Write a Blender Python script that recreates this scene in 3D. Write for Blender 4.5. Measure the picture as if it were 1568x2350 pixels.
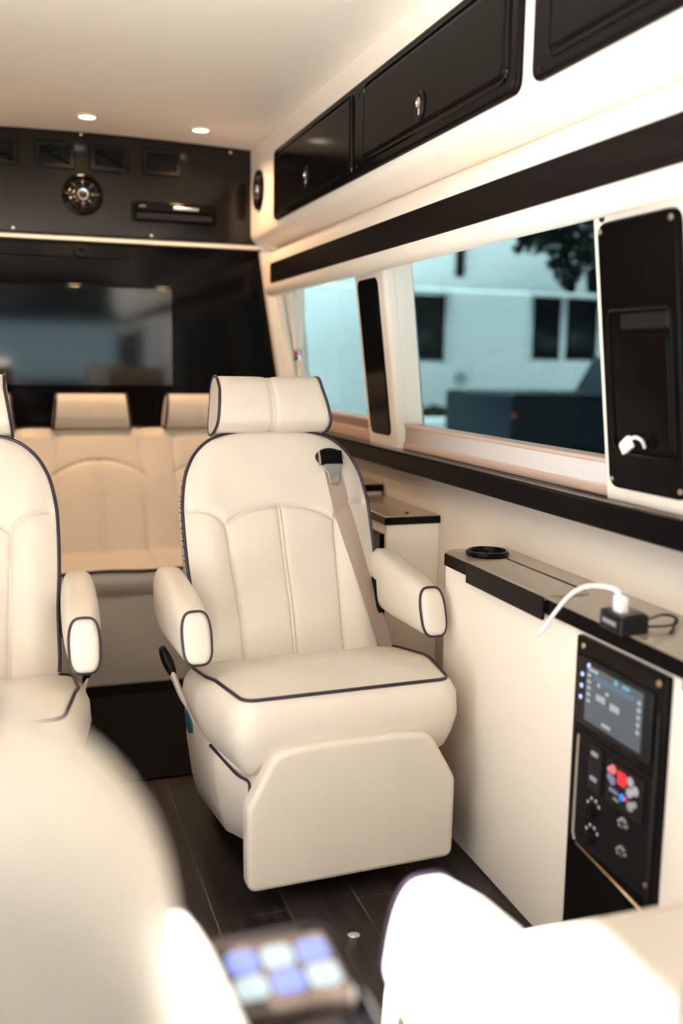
import bpy, bmesh, math, random
from math import sin, cos, pi, radians, exp, sqrt, tan
from mathutils import Vector, Matrix, noise

random.seed(7)
for o in list(bpy.data.objects):
    bpy.data.objects.remove(o)
SC = bpy.context.scene
COL = SC.collection

# ------------------------------------------------------------------ camera
CAM_H = 1.15
YAW, PITCH, ROLL, FPX = 0.323876, 0.152458, -0.0145352, 2224.29
IW, IH = 1568.0, 2350.0
_f = Vector((sin(YAW) * cos(PITCH), cos(YAW) * cos(PITCH), -sin(PITCH)))
_r = Vector((cos(YAW), -sin(YAW), 0))
_d = _f.cross(_r)
CR = (cos(ROLL) * _r + sin(ROLL) * _d).normalized()
CD = (cos(ROLL) * _d - sin(ROLL) * _r).normalized()
CF = _f.normalized()
CO = Vector((0, 0, CAM_H))
cam = bpy.data.cameras.new('camera')
camo = bpy.data.objects.new('camera', cam)
COL.objects.link(camo)
camo.matrix_world = Matrix(((CR.x, -CD.x, -CF.x, CO.x), (CR.y, -CD.y, -CF.y, CO.y), (CR.z, -CD.z, -CF.z, CO.z), (0, 0, 0, 1)))
cam.sensor_fit = 'VERTICAL'
cam.sensor_height = 36.0
cam.sensor_width = 24.0
cam.lens = FPX / IH * 36.0
cam.clip_start = 0.02
cam.clip_end = 200
cam.dof.use_dof = True
cam.dof.focus_distance = 2.35
cam.dof.aperture_fstop = 1.5
cam.dof.aperture_blades = 0
SC.camera = camo

# ------------------------------------------------------------------ sky, lamps' shared values, exposure
SC.view_settings.view_transform = 'Standard'
SC.view_settings.look = 'None'
SC.view_settings.gamma = 1.0
SC.view_settings.use_curve_mapping = False
SC.view_settings.exposure = -0.28
SC.cycles.use_denoising = True
SC.cycles.max_bounces = 20
SC.cycles.diffuse_bounces = 18
SC.cycles.glossy_bounces = 5
SC.cycles.transmission_bounces = 6
SC.cycles.transparent_max_bounces = 12
SC.cycles.sample_clamp_indirect = 40.0
SC.cycles.caustics_reflective = False
SC.cycles.caustics_refractive = False
SKY = 2.0
SUN = 78.0
LAMP_W = 24.0
LAMP_COL = (1.0, 0.60, 0.31)
W = bpy.data.worlds.new('sky')
SC.world = W
W.use_nodes = True
wn = W.node_tree
bgn = wn.nodes['Background']
wtc = wn.nodes.new('ShaderNodeTexCoord')
wsep = wn.nodes.new('ShaderNodeSeparateXYZ')
wramp = wn.nodes.new('ShaderNodeValToRGB')
wn.links.new(wtc.outputs['Generated'], wsep.inputs[0])
wn.links.new(wsep.outputs['Z'], wramp.inputs[0])
wramp.color_ramp.elements[0].position = 0.0
wramp.color_ramp.elements[0].color = (0.95, 0.97, 1.0, 1)
wramp.color_ramp.elements[1].position = 0.7
wramp.color_ramp.elements[1].color = (0.80, 0.90, 1.0, 1)
wn.links.new(wramp.outputs[0], bgn.inputs['Color'])
bgn.inputs['Strength'].default_value = SKY


sl = bpy.data.lights.new('sun', 'SUN')
sl.energy = SUN
sl.angle = radians(3)
sl.color = (1.0, 0.98, 0.95)
so = bpy.data.objects.new('sun', sl)
COL.objects.link(so)
so.rotation_euler = Vector((-0.670, 0.11, 0.734)).to_track_quat('Z', 'Y').to_euler()


def portal(name, loc, rot, sx, sy):
    l = bpy.data.lights.new(name, 'AREA')
    l.shape = 'RECTANGLE'
    l.size, l.size_y = sx, sy
    l.cycles.is_portal = True
    o = bpy.data.objects.new(name, l)
    COL.objects.link(o)
    o.location = loc
    o.rotation_euler = rot
    return o


portal('windshield_portal', (0.27, -1.98, 1.22), (pi / 2, 0, 0), 1.43, 0.55)
portal('door_portal', (-0.66, 0.89, 0.95), (0, -pi / 2, 0), 1.88, 0.98)


portal('cab_window_portal', (-0.66, -1.0, 1.185), (0, -pi / 2, 0), 0.87, 1.5)


# ------------------------------------------------------------------ helpers: tracing on real planes
def ray(u, v):
    return CR * ((u - IW / 2) / FPX) + CD * ((v - IH / 2) / FPX) + CF


def on(u, v, ax, val):
    d = ray(u, v)
    i = 'xyz'.index(ax)
    return CO + d * ((val - CO[i]) / d[i])


def onp(u, v, p0, n):
    d = ray(u, v)
    return CO + d * (n.dot(p0 - CO) / n.dot(d))


# ------------------------------------------------------------------ materials
MATS = {}


def mat(name, color, rough=0.5, metal=0.0, emit=None, estr=0.0, coat=0.0, bump=None, spec=0.5, vary=None):
    m = bpy.data.materials.new(name)
    m.use_nodes = True
    nt = m.node_tree
    b = nt.nodes['Principled BSDF']
    b.inputs['Base Color'].default_value = (*color, 1)
    b.inputs['Roughness'].default_value = rough
    b.inputs['Metallic'].default_value = metal
    b.inputs['Specular IOR Level'].default_value = spec
    if coat:
        b.inputs['Coat Weight'].default_value = coat
        b.inputs['Coat Roughness'].default_value = 0.06
    if emit:
        b.inputs['Emission Color'].default_value = (*emit, 1)
        b.inputs['Emission Strength'].default_value = estr
    if bump or vary:
        tc = nt.nodes.new('ShaderNodeTexCoord')
    if bump:
        sc, st = bump
        nz = nt.nodes.new('ShaderNodeTexNoise')
        nz.inputs['Scale'].default_value = sc
        nz.inputs['Detail'].default_value = 3
        bp = nt.nodes.new('ShaderNodeBump')
        bp.inputs['Strength'].default_value = st
        bp.inputs['Distance'].default_value = 0.002
        nt.links.new(tc.outputs['Object'], nz.inputs['Vector'])
        nt.links.new(nz.outputs['Fac'], bp.inputs['Height'])
        nt.links.new(bp.outputs['Normal'], b.inputs['Normal'])
    if vary:
        sc, amt = vary
        n2 = nt.nodes.new('ShaderNodeTexNoise')
        n2.inputs['Scale'].default_value = sc
        n2.inputs['Detail'].default_value = 4
        rp = nt.nodes.new('ShaderNodeValToRGB')
        rp.color_ramp.elements[0].position = 0.3
        rp.color_ramp.elements[1].position = 0.7
        rp.color_ramp.elements[0].color = (*[c * (1 - amt) for c in color], 1)
        rp.color_ramp.elements[1].color = (*[min(1, c * (1 + amt)) for c in color], 1)
        nt.links.new(tc.outputs['Object'], n2.inputs['Vector'])
        nt.links.new(n2.outputs['Fac'], rp.inputs[0])
        nt.links.new(rp.outputs[0], b.inputs['Base Color'])
    MATS[name] = m
    return m


LEATHER = mat('cream_leather', (0.66, 0.605, 0.535), 0.42, bump=(900, 0.12), vary=(6, 0.03))
VINYL = mat('cream_vinyl', (0.85, 0.79, 0.715), 0.5, bump=(700, 0.08))
FABRIC = mat('cream_ceiling_fabric', (0.93, 0.87, 0.785), 0.85, bump=(1200, 0.15))
PIPE = mat('dark_piping', (0.022, 0.014, 0.030), 0.35)
GLOSS = mat('gloss_black', (0.003, 0.003, 0.0035), 0.10, spec=0.12)
DEEP = mat('deep_black', (0.0035, 0.003, 0.003), 0.14, spec=0.035)
SHINY = mat('shiny_black_plastic', (0.006, 0.006, 0.006), 0.08, spec=0.7)
RAIL = mat('black_rail_laminate', (0.004, 0.0035, 0.004), 0.3, spec=0.03)
RAILTOP = mat('rail_top_laminate', (0.05, 0.04, 0.035), 0.12, spec=0.5)
FASCIA = mat('black_fascia', (0.006, 0.005, 0.0045), 0.14, spec=0.4)
GLOSSR = mat('gloss_black_soft', (0.006, 0.0052, 0.0048), 0.14, spec=0.06)
SATIN = mat('satin_black', (0.0065, 0.0065, 0.008), 0.38, spec=0.22)
RUBBER = mat('black_rubber', (0.005, 0.005, 0.0055), 0.6, spec=0.15)
CARPET = mat('black_carpet', (0.006, 0.006, 0.007), 0.95, spec=0.1, bump=(900, 0.6))
CHROME = mat('chrome', (0.75, 0.75, 0.77), 0.18, metal=1.0)
STEEL = mat('brushed_steel', (0.50, 0.46, 0.42), 0.35, metal=1.0)
BRASS = mat('screw_metal', (0.60, 0.45, 0.28), 0.3, metal=1.0)
BELT = mat('taupe_webbing', (0.36, 0.28, 0.24), 0.55, bump=(1500, 0.4))
PINK = mat('taupe_rail', (0.56, 0.41, 0.34), 0.5)
WHITEP = mat('white_plastic', (0.85, 0.85, 0.88), 0.35)
BLIND = mat('white_pleats', (0.74, 0.70, 0.69), 0.8)
GREYTOP = mat('grey_laminate', (0.30, 0.25, 0.20), 0.2, coat=0.4)
TEAL = mat('teal_plastic', (0.02, 0.09, 0.13), 0.4)
LENS = mat('lamp_lens', (1, 0.95, 0.85), 0.4, emit=(1.0, 0.86, 0.66), estr=9.0)
STUCCO = mat('white_stucco', (0.78, 0.80, 0.80), 0.9)
DARKWIN = mat('dark_window', (0.006, 0.007, 0.008), 0.3, spec=0.15)
TRUCK = mat('truck_paint', (0.0008, 0.004, 0.008), 0.35, spec=0.08)
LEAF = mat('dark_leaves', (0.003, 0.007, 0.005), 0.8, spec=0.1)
SHRUB = mat('shrub_leaves', (0.030, 0.042, 0.012), 0.8, spec=0.1)
BARK = mat('bark', (0.05, 0.035, 0.025), 0.9)
CONCRETE = mat('pale_concrete', (0.65, 0.66, 0.67), 0.9, vary=(0.7, 0.08))
PAPER = mat('cream_paint', (0.78, 0.70, 0.58), 0.7)
RED = mat('red_display', (0.3, 0.01, 0.01), 0.4, emit=(1.0, 0.02, 0.02), estr=1.3)
BLUE = mat('blue_lamp', (0.02, 0.1, 0.4), 0.4, emit=(0.03, 0.22, 1.0), estr=1.2)
LED = mat('pale_blue_led', (0.2, 0.25, 0.5), 0.4, emit=(0.40, 0.50, 1.0), estr=1.4)
PINKB = mat('red_glow_key', (0.5, 0.12, 0.12), 0.4, emit=(1.0, 0.25, 0.25), estr=0.5)
WHITEB = mat('white_glow_key', (0.30, 0.30, 0.32), 0.4, emit=(0.9, 0.9, 1.0), estr=0.15)
GREYB = mat('grey_print', (0.30, 0.31, 0.34), 0.5)
BLUEB = mat('blue_grey_print', (0.16, 0.17, 0.32), 0.5, emit=(0.3, 0.33, 0.8), estr=0.12)
UI = mat('screen_face', (0.02, 0.025, 0.03), 0.15, emit=(0.10, 0.135, 0.17), estr=0.75)
UIBAR = mat('screen_band', (0.02, 0.03, 0.04), 0.15, emit=(0.10, 0.20, 0.32), estr=0.8)
UITXT = mat('screen_writing', (0.1, 0.1, 0.1), 0.3, emit=(0.55, 0.66, 0.66), estr=0.75)
UICY = mat('screen_cyan', (0.05, 0.1, 0.1), 0.3, emit=(0.12, 0.55, 0.70), estr=0.8)
BTN_B = mat('button_blue_lit', (0.008, 0.008, 0.016), 0.4, emit=(0.36, 0.44, 1.0), estr=1.35, spec=0.1)
BTN_W = mat('button_white_lit', (0.010, 0.011, 0.011), 0.4, emit=(0.78, 0.92, 0.95), estr=1.2, spec=0.1)
TVS = mat('tv_glass', (0.002, 0.003, 0.004), 0.075, spec=1.0)


def wood(name, c0, c1, rough, scale, plank=None, coat=0.0, spec=0.5):
    m = bpy.data.materials.new(name)
    m.use_nodes = True
    nt = m.node_tree
    b = nt.nodes['Principled BSDF']
    b.inputs['Roughness'].default_value = rough
    b.inputs['Specular IOR Level'].default_value = spec
    b.inputs['Coat Weight'].default_value = coat
    b.inputs['Coat Roughness'].default_value = 0.15
    tc = nt.nodes.new('ShaderNodeTexCoord')
    mp = nt.nodes.new('ShaderNodeMapping')
    mp.inputs['Scale'].default_value = scale
    nz = nt.nodes.new('ShaderNodeTexNoise')
    nz.inputs['Scale'].default_value = 1.0
    nz.inputs['Detail'].default_value = 6
    nz.inputs['Distortion'].default_value = 1.2
    rp = nt.nodes.new('ShaderNodeValToRGB')
    rp.color_ramp.elements[0].position = 0.35
    rp.color_ramp.elements[1].position = 0.68
    rp.color_ramp.elements[0].color = (*c0, 1)
    rp.color_ramp.elements[1].color = (*c1, 1)
    nt.links.new(tc.outputs['Object'], mp.inputs[0])
    nt.links.new(mp.outputs[0], nz.inputs['Vector'])
    nt.links.new(nz.outputs['Fac'], rp.inputs[0])
    out = rp.outputs[0]
    if plank:
        # planks run along y; brick texture wants its long side along x
        m2 = nt.nodes.new('ShaderNodeMapping')
        m2.inputs['Rotation'].default_value = (0, 0, pi / 2)
        m2.inputs['Location'].default_value = plank
        br = nt.nodes.new('ShaderNodeTexBrick')
        br.inputs['Scale'].default_value = 1.0
        br.inputs['Brick Width'].default_value = 0.92
        br.inputs['Row Height'].default_value = 0.155
        br.inputs['Mortar Size'].default_value = 0.0013
        br.inputs['Mortar Smooth'].default_value = 0.3
        br.inputs['Color1'].default_value = (0.75, 0.75, 0.75, 1)
        br.inputs['Color2'].default_value = (1.15, 1.12, 1.1, 1)
        br.inputs['Mortar'].default_value = (4.2, 4.2, 4.2, 1)
        nt.links.new(tc.outputs['Object'], m2.inputs[0])
        nt.links.new(m2.outputs[0], br.inputs['Vector'])
        mx = nt.nodes.new('ShaderNodeMix')
        mx.data_type = 'RGBA'
        mx.blend_type = 'MULTIPLY'
        mx.inputs['Factor'].default_value = 1.0
        nt.links.new(out, mx.inputs['A'])
        nt.links.new(br.outputs['Color'], mx.inputs['B'])
        out = mx.outputs['Result']
    nt.links.new(out, b.inputs['Base Color'])
    MATS[name] = m
    return m


FLOORW = wood('dark_plank_floor', (0.021, 0.016, 0.0155), (0.064, 0.050, 0.046), 0.34, (40, 3, 3), plank=(0.0, -0.047 + 0.155, 0))
STRIPW = wood('black_brown_veneer', (0.006, 0.005, 0.005), (0.012, 0.009, 0.008), 0.35, (4, 3, 60), spec=0.07)
TRAYW = wood('brown_gloss_wood', (0.020, 0.014, 0.011), (0.040, 0.028, 0.022), 0.22, (30, 4, 4), coat=0.3)


INLAY = wood('dark_gloss_inlay', (0.006, 0.005, 0.005), (0.011, 0.009, 0.0085), 0.2, (30, 4, 4), spec=0.5)


def glass_mat(name, tint):
    m = bpy.data.materials.new(name)
    m.use_nodes = True
    nt = m.node_tree
    nt.nodes.clear()
    out = nt.nodes.new('ShaderNodeOutputMaterial')
    tr = nt.nodes.new('ShaderNodeBsdfTransparent')
    tr.inputs[0].default_value = (*[sqrt(c) for c in tint], 1)
    gl = nt.nodes.new('ShaderNodeBsdfGlossy')
    gl.inputs['Roughness'].default_value = 0.02
    gl.inputs[0].default_value = (0.8, 0.9, 0.95, 1)
    lw = nt.nodes.new('ShaderNodeLayerWeight')
    lw.inputs[0].default_value = 0.5
    pw = nt.nodes.new('ShaderNodeMath')
    pw.operation = 'POWER'
    pw.inputs[1].default_value = 5.0
    ma = nt.nodes.new('ShaderNodeMath')
    ma.operation = 'MULTIPLY_ADD'
    ma.inputs[1].default_value = 0.06
    ma.inputs[2].default_value = 0.004
    mx = nt.nodes.new('ShaderNodeMixShader')
    nt.links.new(lw.outputs['Facing'], pw.inputs[0])
    nt.links.new(pw.outputs[0], ma.inputs[0])
    nt.links.new(ma.outputs[0], mx.inputs[0])
    nt.links.new(tr.outputs[0], mx.inputs[1])
    nt.links.new(gl.outputs[0], mx.inputs[2])
    nt.links.new(mx.outputs[0], out.inputs[0])
    MATS[name] = m
    return m


WSHIELD = glass_mat('windshield_glass', (0.62, 0.86, 0.90))
GLASS = glass_mat('teal_privacy_glass', (0.092, 0.142, 0.146))


# ------------------------------------------------------------------ mesh helpers
def finish(name, bm, m, parent=None, origin=None, angle=35, flat=False):
    me = bpy.data.meshes.new(name)
    bmesh.ops.recalc_face_normals(bm, faces=bm.faces)
    if not flat:
        lim = radians(angle)
        for e in bm.edges:
            if len(e.link_faces) == 2 and e.calc_face_angle(0.0) > lim:
                e.smooth = False
    if origin is not None:
        bmesh.ops.translate(bm, verts=bm.verts, vec=-Vector(origin))
    bm.to_mesh(me)
    bm.free()
    if not flat:
        for p in me.polygons:
            p.use_smooth = True
    me.materials.append(m)
    o = bpy.data.objects.new(name, me)
    COL.objects.link(o)
    if parent is not None:
        o.parent = parent
    elif origin is not None:
        o.location = origin
    return o


def tag(o, label, cat, group=None):
    o['label'] = label
    o['category'] = cat
    if group:
        o['group'] = group
    return o


def structure(o):
    o['kind'] = 'structure'
    return o


def empty(name, loc, label, cat, group=None, rz=0.0):
    o = bpy.data.objects.new(name, None)
    o.empty_display_size = 0.05
    COL.objects.link(o)
    o.location = loc
    o.rotation_euler = (0, 0, rz)
    return tag(o, label, cat, group)


class Thing:
    """A thing whose parts are given in world coordinates."""
    def __init__(self, name, loc, label, cat, group=None):
        self.loc = Vector(loc)
        self.root = empty(name, loc, label, cat, group)

    def part(self, name, bm, m, angle=35, label=None):
        o = finish(name, bm, m, self.root, self.loc, angle)
        if label:
            o['label'] = label
        return o

    def sub(self, parent, name, bm, m, angle=35, label=None):
        o = finish(name, bm, m, parent, self.loc, angle)
        if label:
            o['label'] = label
        return o


def rings(bm, loops, cap0=True, cap1=True, closed=True):
    vs = [[bm.verts.new(p) for p in lp] for lp in loops]
    n = len(vs[0])
    for a, b in zip(vs, vs[1:]):
        for i in range(n if closed else n - 1):
            j = (i + 1) % n
            bm.faces.new((a[i], a[j], b[j], b[i]))
    if cap0:
        bm.faces.new(vs[0][::-1])
    if cap1:
        bm.faces.new(vs[-1])
    return vs


def round_poly(pts, r, n=5):
    """Round the corners of a 2D polygon."""
    out = []
    N = len(pts)
    for i in range(N):
        p, a, b = Vector(pts[i]), Vector(pts[i - 1]), Vector(pts[(i + 1) % N])
        rr = r[i] if isinstance(r, (list, tuple)) else r
        da, db = (a - p), (b - p)
        la, lb = da.length, db.length
        da.normalize()
        db.normalize()
        ang = da.angle(db)
        t = min(rr / max(tan(ang / 2), 1e-4), la * 0.49, lb * 0.49)
        s, e = p + da * t, p + db * t
        if t < 1e-5 or abs(ang - pi) < 1e-3:
            out.append(p)
            continue
        for k in range(n + 1):
            u = k / n
            out.append((1 - u) ** 2 * s + 2 * u * (1 - u) * p + u * u * e)
    return [tuple(v) for v in out]


def rrect(a0, a1, b0, b1, r, n=5):
    return round_poly([(a0, b0), (a1, b0), (a1, b1), (a0, b1)], r, n)


def inset2(pts, d):
    """Offset a counter-clockwise or clockwise loop inward by d."""
    N = len(pts)
    P = [Vector(p) for p in pts]
    area = sum(P[i].x * P[(i + 1) % N].y - P[(i + 1) % N].x * P[i].y for i in range(N))
    sg = 1 if area > 0 else -1
    out = []
    for i in range(N):
        e1 = (P[i] - P[i - 1])
        e2 = (P[(i + 1) % N] - P[i])
        if e1.length < 1e-9 or e2.length < 1e-9:
            out.append(tuple(P[i]))
            continue
        e1.normalize()
        e2.normalize()
        n1 = Vector((-e1.y, e1.x)) * sg
        n2 = Vector((-e2.y, e2.x)) * sg
        b = n1 + n2
        if b.length < 1e-6:
            b = n1.copy()
        b.normalize()
        c = max(0.5, b.dot(n1))
        out.append(tuple(P[i] + b * (d / c)))
    return out


def max_inset(pts):
    """How far a loop can be offset inward before its shortest edge vanishes."""
    P = [Vector(p) for p in pts]
    N = len(P)
    ht = []
    for i in range(N):
        a, b = P[i] - P[i - 1], P[(i + 1) % N] - P[i]
        if a.length < 1e-9 or b.length < 1e-9:
            ht.append(0.0)
            continue
        ht.append(tan(min(a.angle(b), 3.0) / 2))
    best = 1.0
    for i in range(N):
        ln = (P[(i + 1) % N] - P[i]).length
        k = ht[i] + ht[(i + 1) % N]
        if ln > 1e-6 and k > 1e-4:
            best = min(best, ln / k)
    return best


AX = {'-x': (Vector((0, 1, 0)), Vector((0, 0, 1)), Vector((-1, 0, 0))),
      '-y': (Vector((1, 0, 0)), Vector((0, 0, 1)), Vector((0, -1, 0))),
      '+y': (Vector((1, 0, 0)), Vector((0, 0, 1)), Vector((0, 1, 0))),
      '+z': (Vector((1, 0, 0)), Vector((0, 1, 0)), Vector((0, 0, 1))),
      '-z': (Vector((1, 0, 0)), Vector((0, 1, 0)), Vector((0, 0, -1)))}


def flat_caps(bm, vs):
    for row in (vs[0], vs[-1]):
        for i in range(len(row)):
            e = bm.edges.get((row[i], row[(i + 1) % len(row)]))
            if e:
                e.smooth = False


def plate(bm, loop, frame, base, t, bev=0.003, nb=3):
    """A slab with a rounded front edge: loop (2D) raised from base along the normal by t."""
    U, V, Nn = AX[frame] if isinstance(frame, str) else frame
    if isinstance(base, (int, float)):
        o = Nn * (base if frame[0] == '+' else -base)
    else:
        o = Vector(base)

    def L(lp, h):
        return [o + U * p[0] + V * p[1] + Nn * h for p in lp]
    lps = [L(loop, 0)]
    bev = min(bev, t, 0.9 * max_inset(loop))
    for k in range(nb + 1):
        a = k / nb * pi / 2
        lps.append(L(inset2(loop, bev * (1 - cos(a))), t - bev + bev * sin(a)))
    flat_caps(bm, rings(bm, lps))


def box(bm, x0, x1, y0, y1, z0, z1, bev=0.0):
    if bev <= 0:
        vs = [bm.verts.new((x, y, z)) for z in (z0, z1) for x, y in ((x0, y0), (x1, y0), (x1, y1), (x0, y1))]
        for f in ((3, 2, 1, 0), (4, 5, 6, 7), (0, 1, 5, 4), (1, 2, 6, 5), (2, 3, 7, 6), (3, 0, 4, 7)):
            bm.faces.new([vs[i] for i in f])
        return
    lp = rrect(x0, x1, y0, y1, bev, 3)

    def L(lp, z):
        return [(p[0], p[1], z) for p in lp]
    ls = []
    for k in range(4):
        a = k / 3 * pi / 2
        ls.append(L(inset2(lp, bev * (1 - sin(a))), z0 + bev * (1 - cos(a))))
    for k in range(4):
        a = k / 3 * pi / 2
        ls.append(L(inset2(lp, bev * (1 - cos(a))), z1 - bev + bev * sin(a)))
    flat_caps(bm, rings(bm, ls))


def bbox(x0, x1, y0, y1, z0, z1, bev=0.0):
    bm = bmesh.new()
    box(bm, x0, x1, y0, y1, z0, z1, bev)
    return bm


def tube(bm, pts, r, n=8, closed=False, flatten=None):
    P = [Vector(p) for p in pts]
    N = len(P)
    loops = []
    prev = None
    for i in range(N):
        if closed:
            t = (P[(i + 1) % N] - P[i - 1])
        else:
            t = P[min(i + 1, N - 1)] - P[max(i - 1, 0)]
        t.normalize()
        if prev is None:
            ref = Vector((0, 0, 1)) if abs(t.z) < 0.9 else Vector((1, 0, 0))
            a = t.cross(ref).normalized()
        else:
            a = (prev - t * prev.dot(t)).normalized()
        prev = a
        b = t.cross(a)
        rr = r(i / max(1, N - 1)) if callable(r) else r
        loops.append([P[i] + a * rr * cos(2 * pi * k / n) + b * rr * sin(2 * pi * k / n) for k in range(n)])
    if closed:
        loops.append(loops[0])
        vs = [[bm.verts.new(p) for p in lp] for lp in loops[:-1]]
        for i in range(N):
            a, b = vs[i], vs[(i + 1) % N]
            for k in range(n):
                bm.faces.new((a[k], a[(k + 1) % n], b[(k + 1) % n], b[k]))
    else:
        rings(bm, loops)


def smooth_path(pts, k=8):
    """Catmull-Rom through points."""
    P = [Vector(p) for p in pts]
    out = []
    for i in range(len(P) - 1):
        p0, p1, p2, p3 = P[max(0, i - 1)], P[i], P[i + 1], P[min(len(P) - 1, i + 2)]
        for j in range(k):
            t = j / k
            out.append(0.5 * ((2 * p1) + (p2 - p0) * t + (2 * p0 - 5 * p1 + 4 * p2 - p3) * t * t + (3 * p1 - p0 - 3 * p2 + p3) * t ** 3))
    out.append(P[-1])
    return out


def lathe(bm, prof, c, axis=(0, 0, 1), n=32):
    """prof: (radius, height) pairs."""
    A = Vector(axis).normalized()
    ref = Vector((0, 0, 1)) if abs(A.z) < 0.9 else Vector((1, 0, 0))
    U = A.cross(ref).normalized()
    V = A.cross(U)
    c = Vector(c)
    ls = [[c + A * h + U * (max(r, 1e-4) * cos(2 * pi * k / n)) + V * (max(r, 1e-4) * sin(2 * pi * k / n)) for k in range(n)] for r, h in prof]
    rings(bm, ls)


def prism(bm, prof, y0, y1):
    """Profile of (x, z) points swept along y."""
    rings(bm, [[(p[0], y0, p[1]) for p in prof], [(p[0], y1, p[1]) for p in prof]])


def grid(bm, f, nu, nv):
    vs = [[bm.verts.new(f(i / nu, j / nv)) for i in range(nu + 1)] for j in range(nv + 1)]
    for j in range(nv):
        for i in range(nu):
            bm.faces.new((vs[j][i], vs[j][i + 1], vs[j + 1][i + 1], vs[j + 1][i]))
    return vs


def text_bm(body, size, depth, place):
    c = bpy.data.curves.new('t', 'FONT')
    c.body = body
    c.size = size
    c.extrude = depth
    c.resolution_u = 2
    o = bpy.data.objects.new('t', c)
    COL.objects.link(o)
    bpy.context.view_layer.update()
    dg = bpy.context.evaluated_depsgraph_get()
    me = bpy.data.meshes.new_from_object(o.evaluated_get(dg))
    bpy.data.objects.remove(o)
    bm = bmesh.new()
    bm.from_mesh(me)
    for v in bm.verts:
        v.co = place(v.co)
    bpy.data.meshes.remove(me)
    return bm


def copy_tree(o, parent=None):
    c = o.copy()
    COL.objects.link(c)
    if parent is not None:
        c.parent = parent
    for ch in list(o.children):
        copy_tree(ch, c)
    return c


def screw(t, c, axis, r=0.006, m=None, parent=None):
    bm = bmesh.new()
    lathe(bm, [(r, 0), (r, 0.001), (r * 0.8, 0.0028), (r * 0.3, 0.0036)], c, axis, 12)
    if parent is not None:
        return t.sub(parent, 'screw', bm, m or BRASS)
    return t.part('screw', bm, m or BRASS)


# ================================================================== THE SHELL OF THE VAN
XC = 0.275                     # centre line of the van
XW = 1.14                      # right lower wall
XO = 0.934                     # face of the overhead lockers
YR = 4.0                       # face of the rear bulkhead
ZC = 1.992                     # ceiling at the locker line

structure(finish('floor', bbox(-0.60, 1.2, -2.0, 4.2, -0.05, 0.0), FLOORW))
bm = bmesh.new()
cl = []
for k in range(25):
    x = -0.45 + 1.45 * k / 24
    q = (x - XC) / 0.66
    cl.append((x, ZC + 0.016 * (1 - q * q)))
prism(bm, cl + [(1.0, 2.1), (-0.70, 2.1), (-0.70, 1.985)], -2.0, 4.2)
structure(finish('ceiling', bm, FABRIC))

# right wall: lower lining, outer skin between the windows
bm = bmesh.new()
box(bm, XW, XW + 0.10, -2.0, 4.2, 0.0, 0.86)
prism(bm, [(1.20, 0.86), (1.26, 0.86), (1.185, 1.47), (1.14, 1.47)], -0.5, 1.45)
structure(finish('wall_right', bm, VINYL))

# window head panel with its black veneer strip
YH = 3.935
bm = bmesh.new()
prof = [(1.03, 1.607), (1.005, 1.595), (0.985, 1.578), (0.973, 1.556), (0.968, 1.53), (0.968, 1.45), (0.972, 1.432), (0.984, 1.418), (1.0, 1.413), (1.06, 1.428), (1.20, 1.47), (1.25, 1.60)]
rings(bm, [[(p[0] + 0.012, YH + 0.0, p[1]) for p in prof]] + [[(p[0] + 0.003, YH - 0.008, p[1]) for p in prof]] + [[(p[0], YH - 0.025, p[1]) for p in prof]] + [[(p[0], -2.0, p[1]) for p in prof]])
head = structure(finish('trim_1', bm, VINYL))
bm = bmesh.new()
plate(bm, rrect(-2.0, 3.80, 1.456, 1.533, 0.012), '-x', 0.968, 0.004, 0.003)
finish('veneer_strip', bm, STRIPW, head)

# overhead locker box and its soffit
bm = bmesh.new()
prof = [(1.25, 2.05), (XO + 0.004, 2.05), (XO, ZC), (XO, 1.668), (0.936, 1.652), (0.943, 1.638), (0.955, 1.629), (0.972, 1.623), (1.03, 1.607), (1.25, 1.60)]
prism(bm, prof, -2.0, 4.02)
structure(finish('trim_2', bm, VINYL, angle=50))

# black rail under the windows
bm = bmesh.new()
prof = [(1.083, 0.835), (1.08, 0.839), (1.08, 0.884), (1.0835, 0.8885), (1.09, 0.889), (1.24, 0.889), (1.24, 0.835)]
prism(bm, prof, -2.0, 3.97)
rl = structure(finish('trim_3', bm, RAIL, angle=25))
bm = bmesh.new()
box(bm, 1.0855, 1.135, -2.0, 3.97, 0.8885, 0.8898)
finish('ledge_top', bm, RAILTOP, rl)


def xp(z):
    return 1.12 - (z - 0.9) * (0.065 / 0.536)


def leaning(loop, off, t, bev, bm):
    """A slab on the leaning pillar face, loop in (y, z)."""
    U = Vector((0, 1, 0))
    V = Vector((-0.065, 0, 0.536)).normalized()
    Nn = Vector((-V.z, 0, V.x))
    k = V.z
    lp = [(p[0], (p[1] - 0.9) / k) for p in loop]
    plate(bm, lp, (U, V, Nn), Vector((1.12, 0, 0.9)) + Nn * off, t, bev)


# pillar between the windows, with black inlay
bm = bmesh.new()
b0, b1 = xp(0.898), xp(1.44)
lo = rrect(2.79, 3.055, 0, 1, 0.0, 1)


def pil(y0, y1, r=0.018):
    bm = bmesh.new()
    prs = []
    for z in (0.890, 1.45):
        x = xp(z)
        xo = 1.215 if z < 1 else 1.15
        pts = round_poly([(xo, y0), (x, y0 + 0.0), (x, y1), (xo, y1)], [0.001, r, r, 0.001], 5)
        prs.append([(p[0], p[1], z) for p in pts])
    rings(bm, prs)
    return bm


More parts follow.
